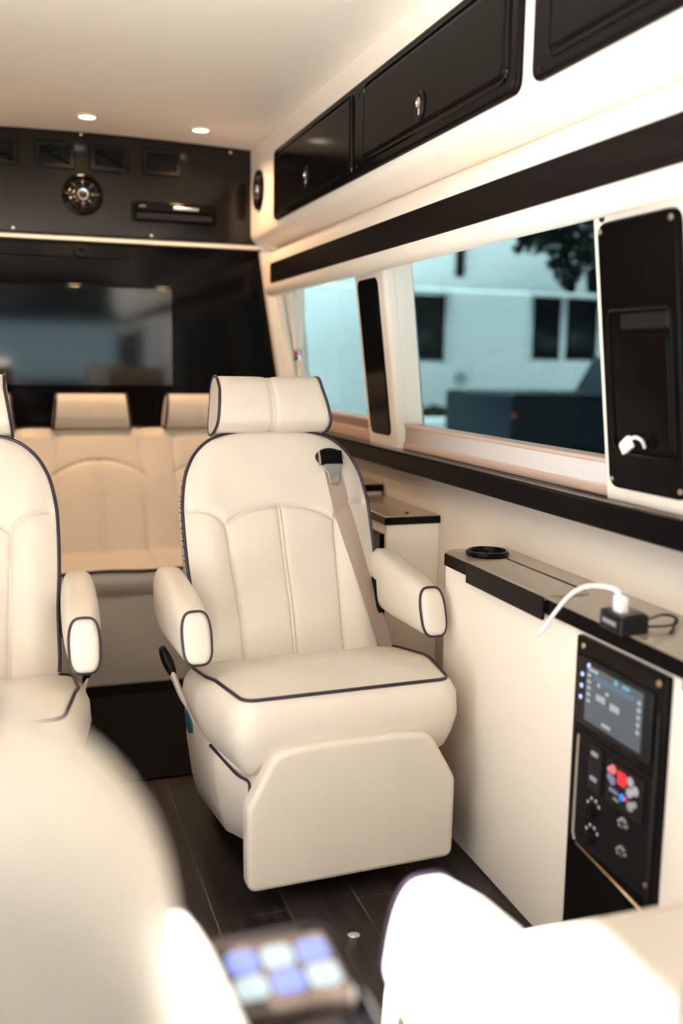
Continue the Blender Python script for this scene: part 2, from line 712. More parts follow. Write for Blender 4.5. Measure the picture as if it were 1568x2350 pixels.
pm = structure(finish('trim_4', pil(2.79, 3.06), VINYL, angle=40))
bm = bmesh.new()
PL = [on(822, 640, 'x', 1.06), on(868, 630, 'x', 1.06), on(901, 990, 'x', 1.112), on(857, 985, 'x', 1.112)]
leaning(rrect(2.842, 3.022, 0.925, 1.412, 0.03), 0.0, 0.004, 0.003, bm)
finish('black_inlay', bm, DEEP, pm)
bm = bmesh.new()
for yy in (2.797, 2.803):
    tube(bm, [(xp(0.9) + 0.035 + 0, yy - 0.0105 + 0.004, 0.9), (xp(1.44) + 0.035, yy - 0.0105 + 0.004, 1.44)], 0.0012, 6)
finish('stitching', bm, PAPER, pm)
pf = structure(finish('trim_5', pil(0.55, 1.672), VINYL, angle=40))

# rear corner trim beside the back window
bm = bmesh.new()
pts = [on(604, 592, 'y', 3.985), on(646, 890, 'y', 3.985)]
rings(bm, [[(0.976, 3.985, 1.60), (0.968 + 0.03, 3.985, 1.44), (1.056, 3.985, 1.09), (1.085, 3.985, 0.895), (1.206, 3.985, 0.895), (1.135, 3.985, 1.60)],
           [(0.974, 4.03, 1.60), (0.968 + 0.03, 4.03, 1.44), (1.054, 4.03, 1.09), (1.083, 4.03, 0.895), (1.206, 4.03, 0.895), (1.135, 4.03, 1.60)]])
dp = structure(finish('trim_6', bm, VINYL))
bm = bmesh.new()
tube(bm, [(1.045, 3.975, 1.45), (1.10, 3.975, 1.15), (1.135, 3.975, 0.9)], 0.016, 10)
tube(bm, [(1.085, 3.97, 1.45), (1.145, 3.97, 1.15), (1.175, 3.97, 0.9)], 0.022, 10)
finish('padded_fold', bm, VINYL, dp)

# window panes
for i, (y0, y1) in enumerate(((1.50, 2.80), (3.04, 3.99))):
    bm = bmesh.new()
    rings(bm, [[(1.207, y0, 0.89), (1.207, y1, 0.89), (1.146, y1, 1.47), (1.146, y0, 1.47)], [(1.211, y0, 0.89), (1.211, y1, 0.89), (1.150, y1, 1.47), (1.150, y0, 1.47)]])
    structure(finish('window_%d' % (i + 1), bm, GLASS, flat=True))

# left side (seen only in reflections) with the open sliding door, and the cab end
bm = bmesh.new()
box(bm, -0.70, -0.60, 1.38, 4.2, 0.0, 2.05)
box(bm, -0.70, -0.60, 0.40, 1.38, 1.90, 2.05)
box(bm, -0.70, -0.60, -2.0, 0.40, 0.0, 0.75)
box(bm, -0.70, -0.60, -2.0, 0.40, 1.62, 2.05)
box(bm, -0.70, -0.60, -0.25, 0.40, 0.75, 1.62)
box(bm, -0.70, -0.60, -2.0, -1.75, 0.75, 1.62)
structure(finish('wall_left', bm, VINYL))
bm = bmesh.new()
prism(bm, [(-0.60, 1.60), (-0.42, 1.62), (-0.384, 1.66), (-0.384, 2.05), (-0.60, 2.05)], 1.45, 4.02)
structure(finish('trim_7', bm, VINYL))
bm = bmesh.new()
box(bm, -0.70, 1.24, -2.1, -2.0, 0.0, 0.95)
box(bm, -0.70, 1.24, -2.1, -2.0, 1.50, 2.1)
box(bm, -0.70, -0.45, -2.1, -2.0, 0.95, 1.5)
box(bm, 0.98, 1.24, -2.1, -2.0, 0.95, 1.5)
structure(finish('wall_front', bm, SATIN))
bm = bmesh.new()
box(bm, -0.45, 0.98, -2.06, -2.05, 0.95, 1.50)
structure(finish('window_3', bm, WSHIELD, flat=True))

# rear bulkhead: upper fascia, cream ledge, gloss lower panel
bm = bmesh.new()
plate(bm, [(-0.45, 1.628), (XO + 0.02, 1.628), (XO + 0.02, 2.0), (XC, 2.02), (-0.45, 2.0)], '-y', 4.01, 0.01, 0.002)
structure(finish('wall_rear', bm, FASCIA))
bm = bmesh.new()
box(bm, -0.45, 1.06, 4.009, 4.06, 1.606, 1.623, 0.003)
structure(finish('trim_8', bm, VINYL))
bm = bmesh.new()
plate(bm, [(-0.60, 0.0), (1.16, 0.0), (1.16, 1.62), (-0.60, 1.62)], '-y', 4.10, 0.06, 0.002)
box(bm, -0.70, 1.13, 4.105, 4.2, -0.05, 2.10)
structure(finish('trim_9', bm, GLOSS))
bm = bmesh.new()
for k in range(5):
    box(bm, -0.45, 0.52 - 0.02 * k, 4.020, 4.042, 1.592 - 0.011 * k, 1.5985 - 0.011 * k, 0.002)
structure(finish('trim_10', bm, SATIN))
for i, (u, v, y, ax) in enumerate(((30, 523, 3.999, '-y'), (348, 541, 3.999, '-y'), (186, 308, 3.999, '-y'), (529, 350, 3.999, '-y'))):
    p = on(u, v, 'y', 3.999)
    bm = bmesh.new()
    lathe(bm, [(0.006, 0), (0.006, 0.001), (0.004, 0.003), (0.001, 0.0036)], p, (0, -1, 0), 12)
    s = finish('screw', bm, CHROME, None, p)
    tag(s, ['chrome screw low in the rear fascia at the frame edge', 'chrome screw low in the rear fascia below the disc player', 'chrome screw high in the rear fascia above the vent gap', 'chrome screw high in the rear fascia near the side wall'][i], 'screw', 'screws in the rear fascia')

# ================================================================== REAR WALL FITTINGS
VL = ['square black air vent cut off by the left frame edge', 'square black air vent above and left of the round speaker', 'square black air vent above and right of the round speaker', 'blank black square vent above the disc player']
for i, x0 in enumerate((-0.108, 0.098, 0.300, 0.503)):
    t = Thing('air_vent', (x0 + 0.073, YR, 1.868), VL[i], 'vent', 'air vents in the rear fascia')
    x1 = x0 + 0.146
    bm = bmesh.new()
    lp = rrect(x0, x1, 1.868, 1.966, 0.008)
    U, V, Nn = AX['-y']
    o = Vector((0, YR, 0))

    def L(l, h):
        return [o + U * p[0] + V * p[1] + Nn * h for p in l]
    i1 = inset2(lp, 0.004)
    i2 = inset2(lp, 0.016)
    i3 = inset2(lp, 0.019)
    rings(bm, [L(lp, 0), L(lp, 0.007), L(i1, 0.012), L(i2, 0.012), L(i3, 0.003)])
    t.part('frame', bm, SATIN)
    if i < 3:
        for k in range(5):
            z = 1.893 + 0.0122 * k
            bm = bmesh.new()
            plate(bm, rrect(x0 + 0.02, x1 - 0.02, z, z + 0.0065, 0.001, 1), '-y', 3.998, 0.008, 0.002)
            t.part('louver', bm, RUBBER)
        bm = bmesh.new()
        box(bm, x0 + 0.055, x0 + 0.091, 3.986, 3.992, 1.9175, 1.9235, 0.001)
        t.part('slider', bm, SATIN)
    else:
        bm = bmesh.new()
        plate(bm, rrect(x0 + 0.02, x1 - 0.02, 1.888, 1.946, 0.003, 2), '-y', 3.998, 0.006, 0.002)
        t.part('blank_panel', bm, RUBBER)


def speaker(loc, axis, label):
    t = Thing('speaker', loc, label, 'speaker', 'round wall speakers')
    c = Vector(loc)
    A = Vector(axis)
    ref = Vector((0, 0, 1))
    U = A.cross(ref).normalized()
    R_ = 0.077
    bm = bmesh.new()
    lathe(bm, [(R_, 0), (R_, 0.006), (R_ - 0.003, 0.011), (R_ - 0.008, 0.012), (R_ - 0.012, 0.008), (R_ - 0.013, 0.003)], c, axis, 40)
    t.part('bezel', bm, GLOSS)
    bm = bmesh.new()
    lathe(bm, [(R_ - 0.012, 0.001), (R_ - 0.014, 0.003), (0.03, 0.0025), (0.022, 0.006), (0.004, 0.006)], c, axis, 40)
    t.part('cone', bm, RUBBER)
    for k in range(8):
        a = k * pi / 4 + pi / 2
        dr = U * cos(a) + ref * sin(a)
        bm = bmesh.new()
        wdt = 0.004 if k % 2 else 0.006
        pr = dr.cross(A) * wdt
        h0, h1 = 0.007, 0.015
        q = []
        for rr in (0.016, R_ - 0.009):
            q.append([c + dr * rr - pr + A * h0, c + dr * rr + pr + A * h0, c + dr * rr + pr * 0.7 + A * h1 - A * (0.004 if rr > 0.05 else 0), c + dr * rr - pr * 0.7 + A * h1 - A * (0.004 if rr > 0.05 else 0)])
        rings(bm, q)
        t.part('spoke', bm, SHINY)
    for rr in (0.034, 0.050):
        bm = bmesh.new()
        pts = [c + A * 0.010 + (U * cos(2 * pi * k / 36) + ref * sin(2 * pi * k / 36)) * rr for k in range(36)]
        tube(bm, pts, 0.0022, 6, closed=True)
        t.part('ring', bm, SHINY)
    bm = bmesh.new()
    lathe(bm, [(0.022, 0.008), (0.022, 0.014), (0.020, 0.017), (0.016, 0.0165), (0.015, 0.015)], c, axis, 32)
    hb = t.part('hub', bm, CHROME, label='silver hub ring')
    bm = bmesh.new()
    lathe(bm, [(0.0155, 0.012), (0.015, 0.016), (0.010, 0.018), (0.002, 0.0185)], c, axis, 32)
    t.sub(hb, 'dust_cap', bm, SATIN)
    return t


speaker((0.271, YR, 1.777), (0, -1, 0), 'round black speaker with silver hub in the rear fascia')
speaker((XO, 3.85, 1.815), (-1, 0, 0), 'round black speaker in the cream side wall beside the locker')

# disc player
t = Thing('disc_player', (0.62, YR, 1.69), 'slim black disc player built into the rear fascia', 'disc player')
bm = bmesh.new()
plate(bm, rrect(0.455, 0.792, 1.690, 1.768, 0.012), '-y', YR, 0.008, 0.005)
t.part('bezel', bm, GLOSS)
bm = bmesh.new()
plate(bm, rrect(0.470, 0.776, 1.728, 1.757, 0.003), '-y', 3.993, 0.028, 0.004)
t.part('disc_tray', bm, GLOSS)
bm = bmesh.new()
plate(bm, rrect(0.474, 0.772, 1.698, 1.724, 0.003), '-y', 3.993, 0.020, 0.004)
fpn = t.part('front_panel', bm, SATIN)
bm = text_bm('SONY', 0.009, 0.0003, lambda c: Vector((0.482 + c.x, 3.9645 - c.z, 1.742 + c.y)))
t.sub(fpn, 'lettering', bm, GREYB)
bm = bmesh.new()
plate(bm, rrect(0.615, 0.715, 1.737, 1.748, 0.002), '-y', 3.966, 0.003, 0.001)
t.part('display_strip', bm, CHROME, label='shiny strip on the tray')

# television
t = Thing('television', (0.28, 4.04, 1.03), 'large flat black television on the rear wall above the bench', 'television')
bm = bmesh.new()
plate(bm, rrect(-0.36, 0.622, 1.035, 1.444, 0.012), '-y', 4.042, 0.030, 0.006)
t.part('bezel', bm, GLOSS)
bm = bmesh.new()
plate(bm, rrect(-0.348, 0.610, 1.049, 1.432, 0.004), '-y', 4.012, 0.0015, 0.001)
t.part('screen', bm, TVS)
bm = bmesh.new()
lathe(bm, [(0.05, 0), (0.05, 0.004), (0.045, 0.008), (0.02, 0.009)], on(185, 577, 'y', 4.035), (0, -1, 0), 32)
c_ = on(185, 577, 'y', 4.035)
bm.free()
t = Thing('camera_pod', c_, 'small dark pod in the slatted strip above the television', 'camera')
bm = bmesh.new()
lathe(bm, [(0.028, 0), (0.028, 0.02), (0.022, 0.028), (0.01, 0.03)], c_, (0, -1, 0), 24)
t.part('housing', bm, SATIN)
bm = bmesh.new()
lathe(bm, [(0.012, 0.027), (0.012, 0.033), (0.004, 0.034)], c_, (0, -1, 0), 20)
t.part('lens', bm, GLOSS)

# ceiling lights
LL = {(0, 1): 'round warm recessed ceiling light above the centre of the rear wall', (0, 2): 'round warm recessed ceiling light nearer the side wall'}


def ceiling_light(x, y, label, seen):
    q = (x - XC) / 0.66
    z = ZC + 0.016 * (1 - q * q)
    t = Thing('ceiling_light', (x, y, z), label, 'ceiling light', 'recessed ceiling lights')
    bm = bmesh.new()
    lathe(bm, [(0.042, 0.002), (0.042, -0.003), (0.038, -0.007), (0.030, -0.006), (0.028, -0.001)], (x, y, z), (0, 0, 1), 32)
    t.part('trim_ring', bm, PAPER)
    bm = bmesh.new()
    lathe(bm, [(0.029, 0.0), (0.028, -0.0035), (0.02, -0.005), (0.004, -0.0055)], (x, y, z), (0, 0, 1), 32)
    t.part('lens', bm, LENS, label='glowing lens')
    l = bpy.data.lights.new('ceiling_lamp', 'SPOT')
    l.energy = LAMP_W
    l.color = LAMP_COL
    l.spot_size = radians(150)
    l.spot_blend = 0.6
    l.shadow_soft_size = 0.025
    lo = bpy.data.objects.new('ceiling_lamp', l)
    COL.objects.link(lo)
    lo.parent = t.root
    lo.location = (0, 0, -0.012)


ceiling_light(0.275, 3.735, 'round warm recessed ceiling light above the rear speaker', True)
ceiling_light(0.686, 3.755, 'round warm recessed ceiling light nearer the side lockers', True)
ceiling_light(-0.136, 3.735, 'round recessed ceiling light nearest the opposite side wall', False)
# ================================================================== OVERHEAD LOCKERS


def door(t, y0, y1, z0, z1, r):
    bm = bmesh.new()
    lp = rrect(y0 - 0.010, y1 + 0.010, z0 - 0.010, z1 + 0.010, r + 0.008)
    pts = [Vector((XO - 0.013, p[0], p[1])) for p in lp]
    tube(bm, pts, 0.0042, 6, closed=True)
    bead = t.part('bead', bm, GLOSS)
    bm = bmesh.new()
    plate(bm, rrect(y0, y1, z0, z1, r), '-x', XO - 0.008, 0.010, 0.006)
    return t.part('door', bm, GLOSSR)


def latch(t, d, y, z):
    c = (XO - 0.018, y, z)
    bm = bmesh.new()
    lp = []
    for k in range(28):
        a = 2 * pi * k / 28
        lp.append((y + 0.026 * cos(a), z + 0.034 * sin(a)))
    U, V, Nn = AX['-x']
    o = Vector((XO - 0.0175, 0, 0))

    def L(l, h):
        return [o + U * p[0] + V * p[1] + Nn * h for p in l]
    rings(bm, [L(lp, 0), L(lp, 0.003), L(inset2(lp, 0.003), 0.006), L(inset2(lp, 0.007), 0.006), L(inset2(lp, 0.009), 0.002)])
    l = t.sub(d, 'latch', bm, SATIN)
    bm = bmesh.new()
    lathe(bm, [(0.013, 0.0), (0.013, 0.006), (0.010, 0.008), (0.008, 0.003)], (XO - 0.0185, y, z + 0.006), (-1, 0, 0), 20)
    lp = rrect(y - 0.005, y + 0.005, z - 0.022, z - 0.004, 0.004)
    plate(bm, lp, '-x', XO - 0.0185, 0.006, 0.002)
    t.sub(d, 'finger_pull', bm, STEEL)


t = Thing('overhead_locker', (XO, 2.7, 1.67), 'long black overhead locker with two doors along the side wall', 'overhead locker')
bm = bmesh.new()
plate(bm, rrect(1.737, 3.592, 1.664, 1.914, 0.03, 7), '-x', XO, 0.012, 0.009)
t.part('frame', bm, GLOSSR)
d = door(t, 2.705, 3.497, 1.682, 1.882, 0.018)
latch(t, d, 3.130, 1.742)
d = door(t, 1.788, 2.592, 1.704, 1.882, 0.018)
latch(t, d, 2.195, 1.744)
for y, z in ((3.535, 1.678), (2.648, 1.878), (2.652, 1.690), (1.750, 1.895), (1.750, 1.682)):
    screw(t, (XO - 0.012, y, z), (-1, 0, 0), 0.005, SATIN)
t = Thing('overhead_locker', (XO, 1.1, 1.67), 'black overhead locker cut off by the top right corner', 'overhead locker')
bm = bmesh.new()
plate(bm, rrect(0.45, 1.688, 1.664, 1.914, 0.03, 7), '-x', XO, 0.012, 0.009)
t.part('frame', bm, GLOSSR)
d = door(t, 0.55, 1.614, 1.704, 1.882, 0.018)
latch(t, d, 1.0, 1.756)
screw(t, (XO - 0.012, 1.652, 1.682), (-1, 0, 0), 0.005, SATIN)

# ================================================================== POCKET PANEL ON THE FRONT PILLAR
Vp = Vector((-0.065, 0, 0.536)).normalized()
Np = Vector((-Vp.z, 0, Vp.x))
P0 = Vector((1.12, 0, 0.9))


def lean_xy(u, v, off=0.0):
    p = onp(u, v, P0 + Np * off, Np)
    return (p.y, p.z)


t = Thing('pocket_panel', (1.10, 1.5, 0.95), 'black panel with a recessed pocket beside the large window', 'wall panel')
bm = bmesh.new()
leaning(rrect(1.398, 1.632, 0.919, 1.416, 0.028, 6), 0.001, 0.014, 0.006, bm)
t.part('plate', bm, DEEP)
bm = bmesh.new()
# pocket rim: raised bead on three sides
rim = [(1.596, 1.256), (1.604, 1.245), (1.604, 1.005), (1.590, 0.992), (1.418, 0.992)]
pp = [Vector((xp(z), y, z)) + Np * 0.016 for y, z in round_poly(rim + [(1.418, 1.256)], 0.012, 4)]
tube(bm, pp, 0.004, 8, closed=True)
t.part('pocket_rim', bm, GLOSS)
bm = bmesh.new()
leaning(rrect(1.425, 1.566, 1.000, 1.212, 0.008), 0.014, 0.006, 0.004, bm)
t.part('pocket_face', bm, DEEP)
bm = bmesh.new()
leaning(rrect(1.425, 1.564, 1.220, 1.248, 0.003), 0.014, 0.004, 0.002, bm)
t.part('pocket_lip', bm, SATIN, label='dull grey upper lip of the pocket')
for y, z in ((1.619, 1.400), (1.411, 1.400), (1.619, 0.936), (1.411, 0.936)):
    screw(t, Vector((xp(z), y, z)) + Np * 0.0145, Np, 0.006, STEEL)
# fastener on the beige pillar
c_ = Vector((xp(1.425), 1.632, 1.425))
bm = bmesh.new()
lathe(bm, [(0.007, 0), (0.007, 0.003), (0.003, 0.006)], c_, Np, 14)
tag(finish('trim_button', bm, SATIN, None, c_), 'small dark trim button on cream pillar above pocket panel', 'fastener')

# white plug lead hanging from the pocket
t = Thing('charging_lead', (1.08, 1.55, 1.0), 'short white charging lead poking out of the black pocket', 'cable')
q = [onp(1480, 1027, P0 + Np * 0.024, Np), onp(1474, 1012, P0 + Np * 0.035, Np), onp(1460, 1004, P0 + Np * 0.045, Np), onp(1447, 1008, P0 + Np * 0.05, Np), onp(1438, 1018, P0 + Np * 0.05, Np)]
bm = bmesh.new()
tube(bm, smooth_path(q, 6), 0.0032, 8)
t.part('cable', bm, WHITEP)
a, b = onp(1447, 1013, P0 + Np * 0.05, Np), onp(1426, 1034, P0 + Np * 0.05, Np)
ax = (b - a).normalized()
sd = ax.cross(Np).normalized()
bm = bmesh.new()
lp = rrect(-0.012, 0.012, -0.0045, 0.0045, 0.003)
rings(bm, [[a + sd * p[0] * s + Np * p[1] * s + ax * h for p in lp] for h, s in ((-0.002, 0.7), (0, 1), (0.026, 1), (0.028, 0.9))])
t.part('plug', bm, WHITEP)
bm = bmesh.new()
lp = rrect(-0.010, 0.010, -0.0025, 0.0025, 0.001)
rings(bm, [[a + sd * p[0] + Np * p[1] + ax * h for p in lp] for h in (0.027, 0.033)])
t.part('plug_tip', bm, PAPER)

# ================================================================== FOLDED WINDOW SHADES
for i, (y0, y1, lab) in enumerate(((1.675, 2.785, 'folded white pleated shade along the bottom of the large window'), (3.065, 3.96, 'folded pleated shade along the bottom of the small rear window'))):
    t = Thing('window_shade', (1.16, (y0 + y1) / 2, 0.890), lab, 'window shade', 'folded window shades')
    bm = bmesh.new()
    box(bm, 1.135, 1.190, y0, y1, 0.956, 0.966, 0.003)
    t.part('top_rail', bm, PINK, label='taupe top rail')
    bm = bmesh.new()
    prof = []
    n = 14
    za, zb = 0.911, 0.956
    if i == 1:
        za = 0.93
    for k in range(n * 2 + 1):
        prof.append((1.141 if k % 2 else 1.137, za + (zb - za) * k / (2 * n)))
    prof += [(1.185, zb), (1.185, za)]
    prism(bm, prof, y0 + 0.003, y1 - 0.003)
    t.part('pleats', bm, BLIND if i == 0 else PINK, angle=10, label='white pleats' if i == 0 else None)
    bm = bmesh.new()
    box(bm, 1.134, 1.190, y0, y1, 0.890, za, 0.002)
    t.part('bottom_rail', bm, PINK, label='taupe bottom rail')

# ================================================================== CONSOLE ALONG THE SIDE WALL
XF = 0.978
t = Thing('side_console', (1.06, 1.5, 0), 'long cream side console with dark top and control panel', 'console')
t.part('body', bbox(XF, XW, 0.3, 2.112, 0.0, 0.676, 0.004), VINYL)
bm = bmesh.new()
plate(bm, [(0.966, 0.3), (XW, 0.3), (XW, 2.118), (0.992, 2.118), (0.966, 2.092)], '+z', 0.673, 0.032, 0.004)
top = t.part('top', bm, GREYTOP)
bm = bmesh.new()
plate(bm, rrect(0.3, 2.090, 0.673, 0.702, 0.002, 1), '-x', 0.966, 0.002, 0.001)
t.sub(top, 'edge_band', bm, DEEP)
bm = bmesh.new()
plate(bm, rrect(0.992, XW, 0.673, 0.702, 0.002, 1), '+y', 2.118, 0.002, 0.001)
t.sub(top, 'end_band', bm, DEEP)
bm = bmesh.new()
box(bm, 0.957, 1.060, 1.615, 1.955, 0.698, 0.7095, 0.002)
lid = t.part('lid', bm, GREYTOP)
bm = bmesh.new()
plate(bm, rrect(1.615, 1.955, 0.660, 0.708, 0.002, 2), '-x', 0.963, 0.007, 0.002)
t.sub(lid, 'lid_front', bm, STRIPW)
bm = bmesh.new()
box(bm, 1.0595, 1.0645, 1.635, 1.955, 0.704, 0.7102)
t.part('hinge', bm, DEEP)
bm = bmesh.new()
box(bm, 0.957, 1.060, 0.75, 1.190, 0.698, 0.7095, 0.002)
lid = t.part('lid', bm, GREYTOP)
bm = bmesh.new()
plate(bm, rrect(0.75, 1.190, 0.660, 0.708, 0.002, 2), '-x', 0.963, 0.007, 0.002)
t.sub(lid, 'lid_front', bm, STRIPW)
# cup holder
cc = (1.048, 2.030, 0.705)
bm = bmesh.new()
lathe(bm, [(0.050, 0.0), (0.052, 0.004), (0.051, 0.010), (0.048, 0.0125), (0.044, 0.0125), (0.041, 0.009), (0.040, 0.001)], cc, (0, 0, 1), 40)
ch = t.part('cup_holder', bm, GLOSS)
bm = bmesh.new()
lathe(bm, [(0.0405, 0.0008), (0.038, 0.0016), (0.01, 0.0018)], cc, (0, 0, 1), 32)
t.sub(ch, 'well', bm, RUBBER)
def prect(y0, y1, z0, z1, r_=0.003, n=5):
    # measured on the console face, carried out to the proud panel face
    return rrect(y0 * 0.985, y1 * 0.985, z0 * 0.985 + 0.01725, z1 * 0.985 + 0.01725, r_, n)


def face(x, y, z):
    return (x, y * 0.985, z * 0.985 + 0.01725)


# control panel
bm = bmesh.new()
plate(bm, rrect(1.238, 1.503, 0.02, 0.663, 0.005), '-x', XF, 0.012, 0.006)
cp = t.part('control_panel', bm, GLOSSR)
XPn = XF - 0.012
bm = bmesh.new()
pts = [Vector((XPn - 0.001, 1.250, 0.60)), Vector((XPn - 0.001, 1.250, 0.06))]
tube(bm, pts, 0.004, 8)
t.sub(cp, 'edge_bead', bm, SATIN)
for y, z in ((1.500, 0.640), (1.277, 0.640), (1.277, 0.285)):
    screw(t, face(XPn, y, z), (-1, 0, 0), 0.006, BRASS, parent=cp)


def pl(name, y0, y1, z0, z1, base, th, m, r=0.003, label=None, bev=0.001):
    bm = bmesh.new()
    plate(bm, prect(y0, y1, z0, z1, r, 3), '-x', base, th, bev)
    return t.sub(cp, name, bm, m, label=label)


pl('screen_bezel', 1.283, 1.508, 0.495, 0.622, XPn, 0.006, SATIN, 0.004, bev=0.003)
XS = XPn - 0.006
pl('screen', 1.308, 1.478, 0.507, 0.613, XS, 0.001, UI, 0.002, label='lit grey-blue screen')
XS -= 0.001
bm = bmesh.new()
plate(bm, prect(1.330, 1.452, 0.590, 0.600, 0.001, 1), '-x', XS, 0.0004, 0.0002)
t.sub(cp, 'screen_menu', bm, UIBAR)
rows = [(1.44, 1.47, 0.603, 0.609)]
for k in range(5):
    rows.append((1.462, 1.473, 0.592 - 0.012 * k, 0.598 - 0.012 * k))
    rows.append((1.313, 1.323, 0.590 - 0.013 * k, 0.597 - 0.013 * k))
rows += [(1.415, 1.443, 0.556, 0.568), (1.372, 1.400, 0.553, 0.565), (1.405, 1.416, 0.574, 0.580), (1.432, 1.442, 0.582, 0.588), (1.395, 1.422, 0.515, 0.521)]
for a, b, c, d_ in rows:
    n = max(1, int((b - a) / 0.0055))
    bm = bmesh.new()
    for k in range(n):
        s = (b - a) / n
        plate(bm, prect(a + s * k, a + s * (k + 0.8), c, d_, 0.0005, 1), '-x', XS, 0.0005, 0.0002)
    t.sub(cp, 'screen_lettering', bm, UITXT)
bm = bmesh.new()
lathe(bm, [(0.005, 0), (0.005, 0.0006)], face(XS, 1.385, 0.606), (-1, 0, 0), 14)
plate(bm, prect(1.345, 1.366, 0.603, 0.609, 0.001, 1), '-x', XS, 0.0006, 0.0002)
t.sub(cp, 'screen_icon', bm, UICY)
for y, z in ((1.470, 0.612), (1.490, 0.590), (1.491, 0.568), (1.492, 0.546)):
    bm = bmesh.new()
    lathe(bm, [(0.0042, 0), (0.0042, 0.002), (0.002, 0.0025)], face(XPn - 0.006, y, z), (-1, 0, 0), 12)
    t.sub(cp, 'indicator_lamp', bm, LED, label='pale blue lamp')
pl('recess_frame', 1.272, 1.498, 0.262, 0.478, XPn, 0.002, RUBBER, 0.006)
XR = XPn - 0.002
sw = pl('switch_plate', 1.415, 1.455, 0.385, 0.470, XR, 0.005, SATIN, 0.003, bev=0.002)
for z in (0.452, 0.405):
    bm = bmesh.new()
    plate(bm, prect(1.425, 1.445, z, z + 0.008, 0.002, 2), '-x', XR - 0.005, 0.003, 0.001)
    t.sub(cp, 'switch', bm, GREYB)
pl('keypad_plate', 1.292, 1.398, 0.385, 0.465, XR, 0.004, SATIN, 0.003)
XK = XR - 0.004
pl('number_display', 1.342, 1.365, 0.431, 0.455, XK, 0.001, RED, 0.001, label='red lit display')
for y, z, r_, m_ in ((1.379, 0.450, 0.0085, PINKB), (1.389, 0.447, 0.005, PINKB), (1.379, 0.430, 0.0085, BLUEB), (1.388, 0.434, 0.006, BLUEB), (1.328, 0.449, 0.0085, WHITEB), (1.328, 0.429, 0.0085, WHITEB), (1.313, 0.438, 0.0085, WHITEB), (1.324, 0.406, 0.0085, GREYB), (1.313, 0.414, 0.006, GREYB)):
    bm = bmesh.new()
    lathe(bm, [(r_, 0), (r_, 0.002), (r_ * 0.8, 0.003), (r_ * 0.2, 0.0032)], face(XK, y, z), (-1, 0, 0), 18)
    t.sub(cp, 'round_key', bm, m_)
bm = bmesh.new()
lathe(bm, [(0.006, 0), (0.006, 0.003), (0.002, 0.004)], face(XK, 1.348, 0.412), (-1, 0, 0), 16)
t.sub(cp, 'lamp', bm, BLUE, label='bright blue lamp')
pl('lamp', 1.336, 1.342, 0.409, 0.416, XK, 0.001, RED, 0.001, label='small red lamp')
pl('printed_bar', 1.362, 1.388, 0.408, 0.415, XK, 0.0008, BLUEB, 0.001)
pl('printed_bar', 1.358, 1.374, 0.397, 0.401, XK, 0.0008, GREYB, 0.001)
for y, z in ((1.440, 0.345), (1.440, 0.293)):
    bm = bmesh.new()
    lathe(bm, [(0.013, 0), (0.013, 0.006), (0.010, 0.014), (0.004, 0.015)], face(XR, y, z), (-1, 0, 0), 20)
    t.sub(cp, 'dial', bm, RUBBER)
    bm = bmesh.new()
    for dy, dz in ((0.017, 0.010), (-0.018, 0.014), (0.006, 0.021), (-0.008, 0.021)):
        plate(bm, prect(y + dy - 0.003, y + dy + 0.003, z + dz - 0.003, z + dz + 0.003, 0.001, 1), '-x', XR, 0.0008, 0.0003)
    t.sub(cp, 'printed_marks', bm, WHITEB)
for y, z in ((1.345, 0.362), (1.345, 0.310)):
    bm = bmesh.new()
    lathe(bm, [(0.010, 0), (0.010, 0.003), (0.006, 0.004), (0.005, 0.002)], face(XR, y, z), (-1, 0, 0), 18)
    t.sub(cp, 'socket', bm, SATIN)
    bm = bmesh.new()
    for dy, dz in ((0.0, 0.010), (0.005, 0.008), (-0.006, 0.008), (0.011, 0.002), (-0.011, 0.001), (0.008, -0.004)):
        plate(bm, prect(y + dy - 0.002, y + dy + 0.003, z + dz - 0.002, z + dz + 0.003, 0.001, 1), '-x', XR, 0.004, 0.0005)
    t.sub(cp, 'printed_marks', bm, GREYB)
    bm = bmesh.new()
    plate(bm, prect(y - 0.006, y + 0.006, z - 0.006, z, 0.001, 1), '-x', XR, 0.0035, 0.0005)
    t.sub(cp, 'contact', bm, BRASS)
bm = bmesh.new()
tube(bm, [face(XR, 1.499, 0.470), face(XR, 1.501, 0.275), face(XR, 1.494, 0.262)], 0.003, 8)
t.sub(cp, 'recess_bead', bm, STEEL)
bm = bmesh.new()
tube(bm, [face(XR, 1.490, 0.258), face(XR, 1.275, 0.236)], 0.0025, 8)
t.sub(cp, 'recess_bead', bm, BRASS)

# charger on the console top
c0 = on(1377, 1395, 'z', 0.737)
c1 = on(1431, 1386, 'z', 0.737)
c2 = on(1493, 1412, 'z', 0.737)
c3 = on(1428, 1420, 'z', 0.737)
t = Thing('charger', ((c0 + c2) / 2).to_tuple()[:2] + (0.7055,), 'black box charger with wrist cord on the console top', 'charger')
lp = round_poly([(p.x, p.y) for p in (c0, c3, c2, c1)], 0.006, 4)
bm = bmesh.new()
plate(bm, lp, '+z', 0.7055, 0.0315, 0.003)
body = t.part('case', bm, SATIN)
bm = bmesh.new()
plate(bm, inset2(lp, 0.009), '+z', 0.737, 0.001, 0.0005)
t.part('top_plate', bm, STEEL, label='tan metallic top plate')
ctr = (c0 + c1 + c2 + c3) / 4
bm = bmesh.new()
ax = (c3 - c0).normalized()
nrm = Vector((ax.y, -ax.x, 0))
if nrm.x > 0:
    nrm = -nrm
for k in range(6):
    a = c0 + ax * (0.012 + 0.0075 * k) + nrm * 0.0006
    vs = [a + Vector((0, 0, -0.020)), a + ax * 0.0055 + Vector((0, 0, -0.020)), a + ax * 0.0055 + Vector((0, 0, -0.012)), a + Vector((0, 0, -0.012))]
    rings(bm, [vs, [v - nrm * 0.001 for v in vs]])
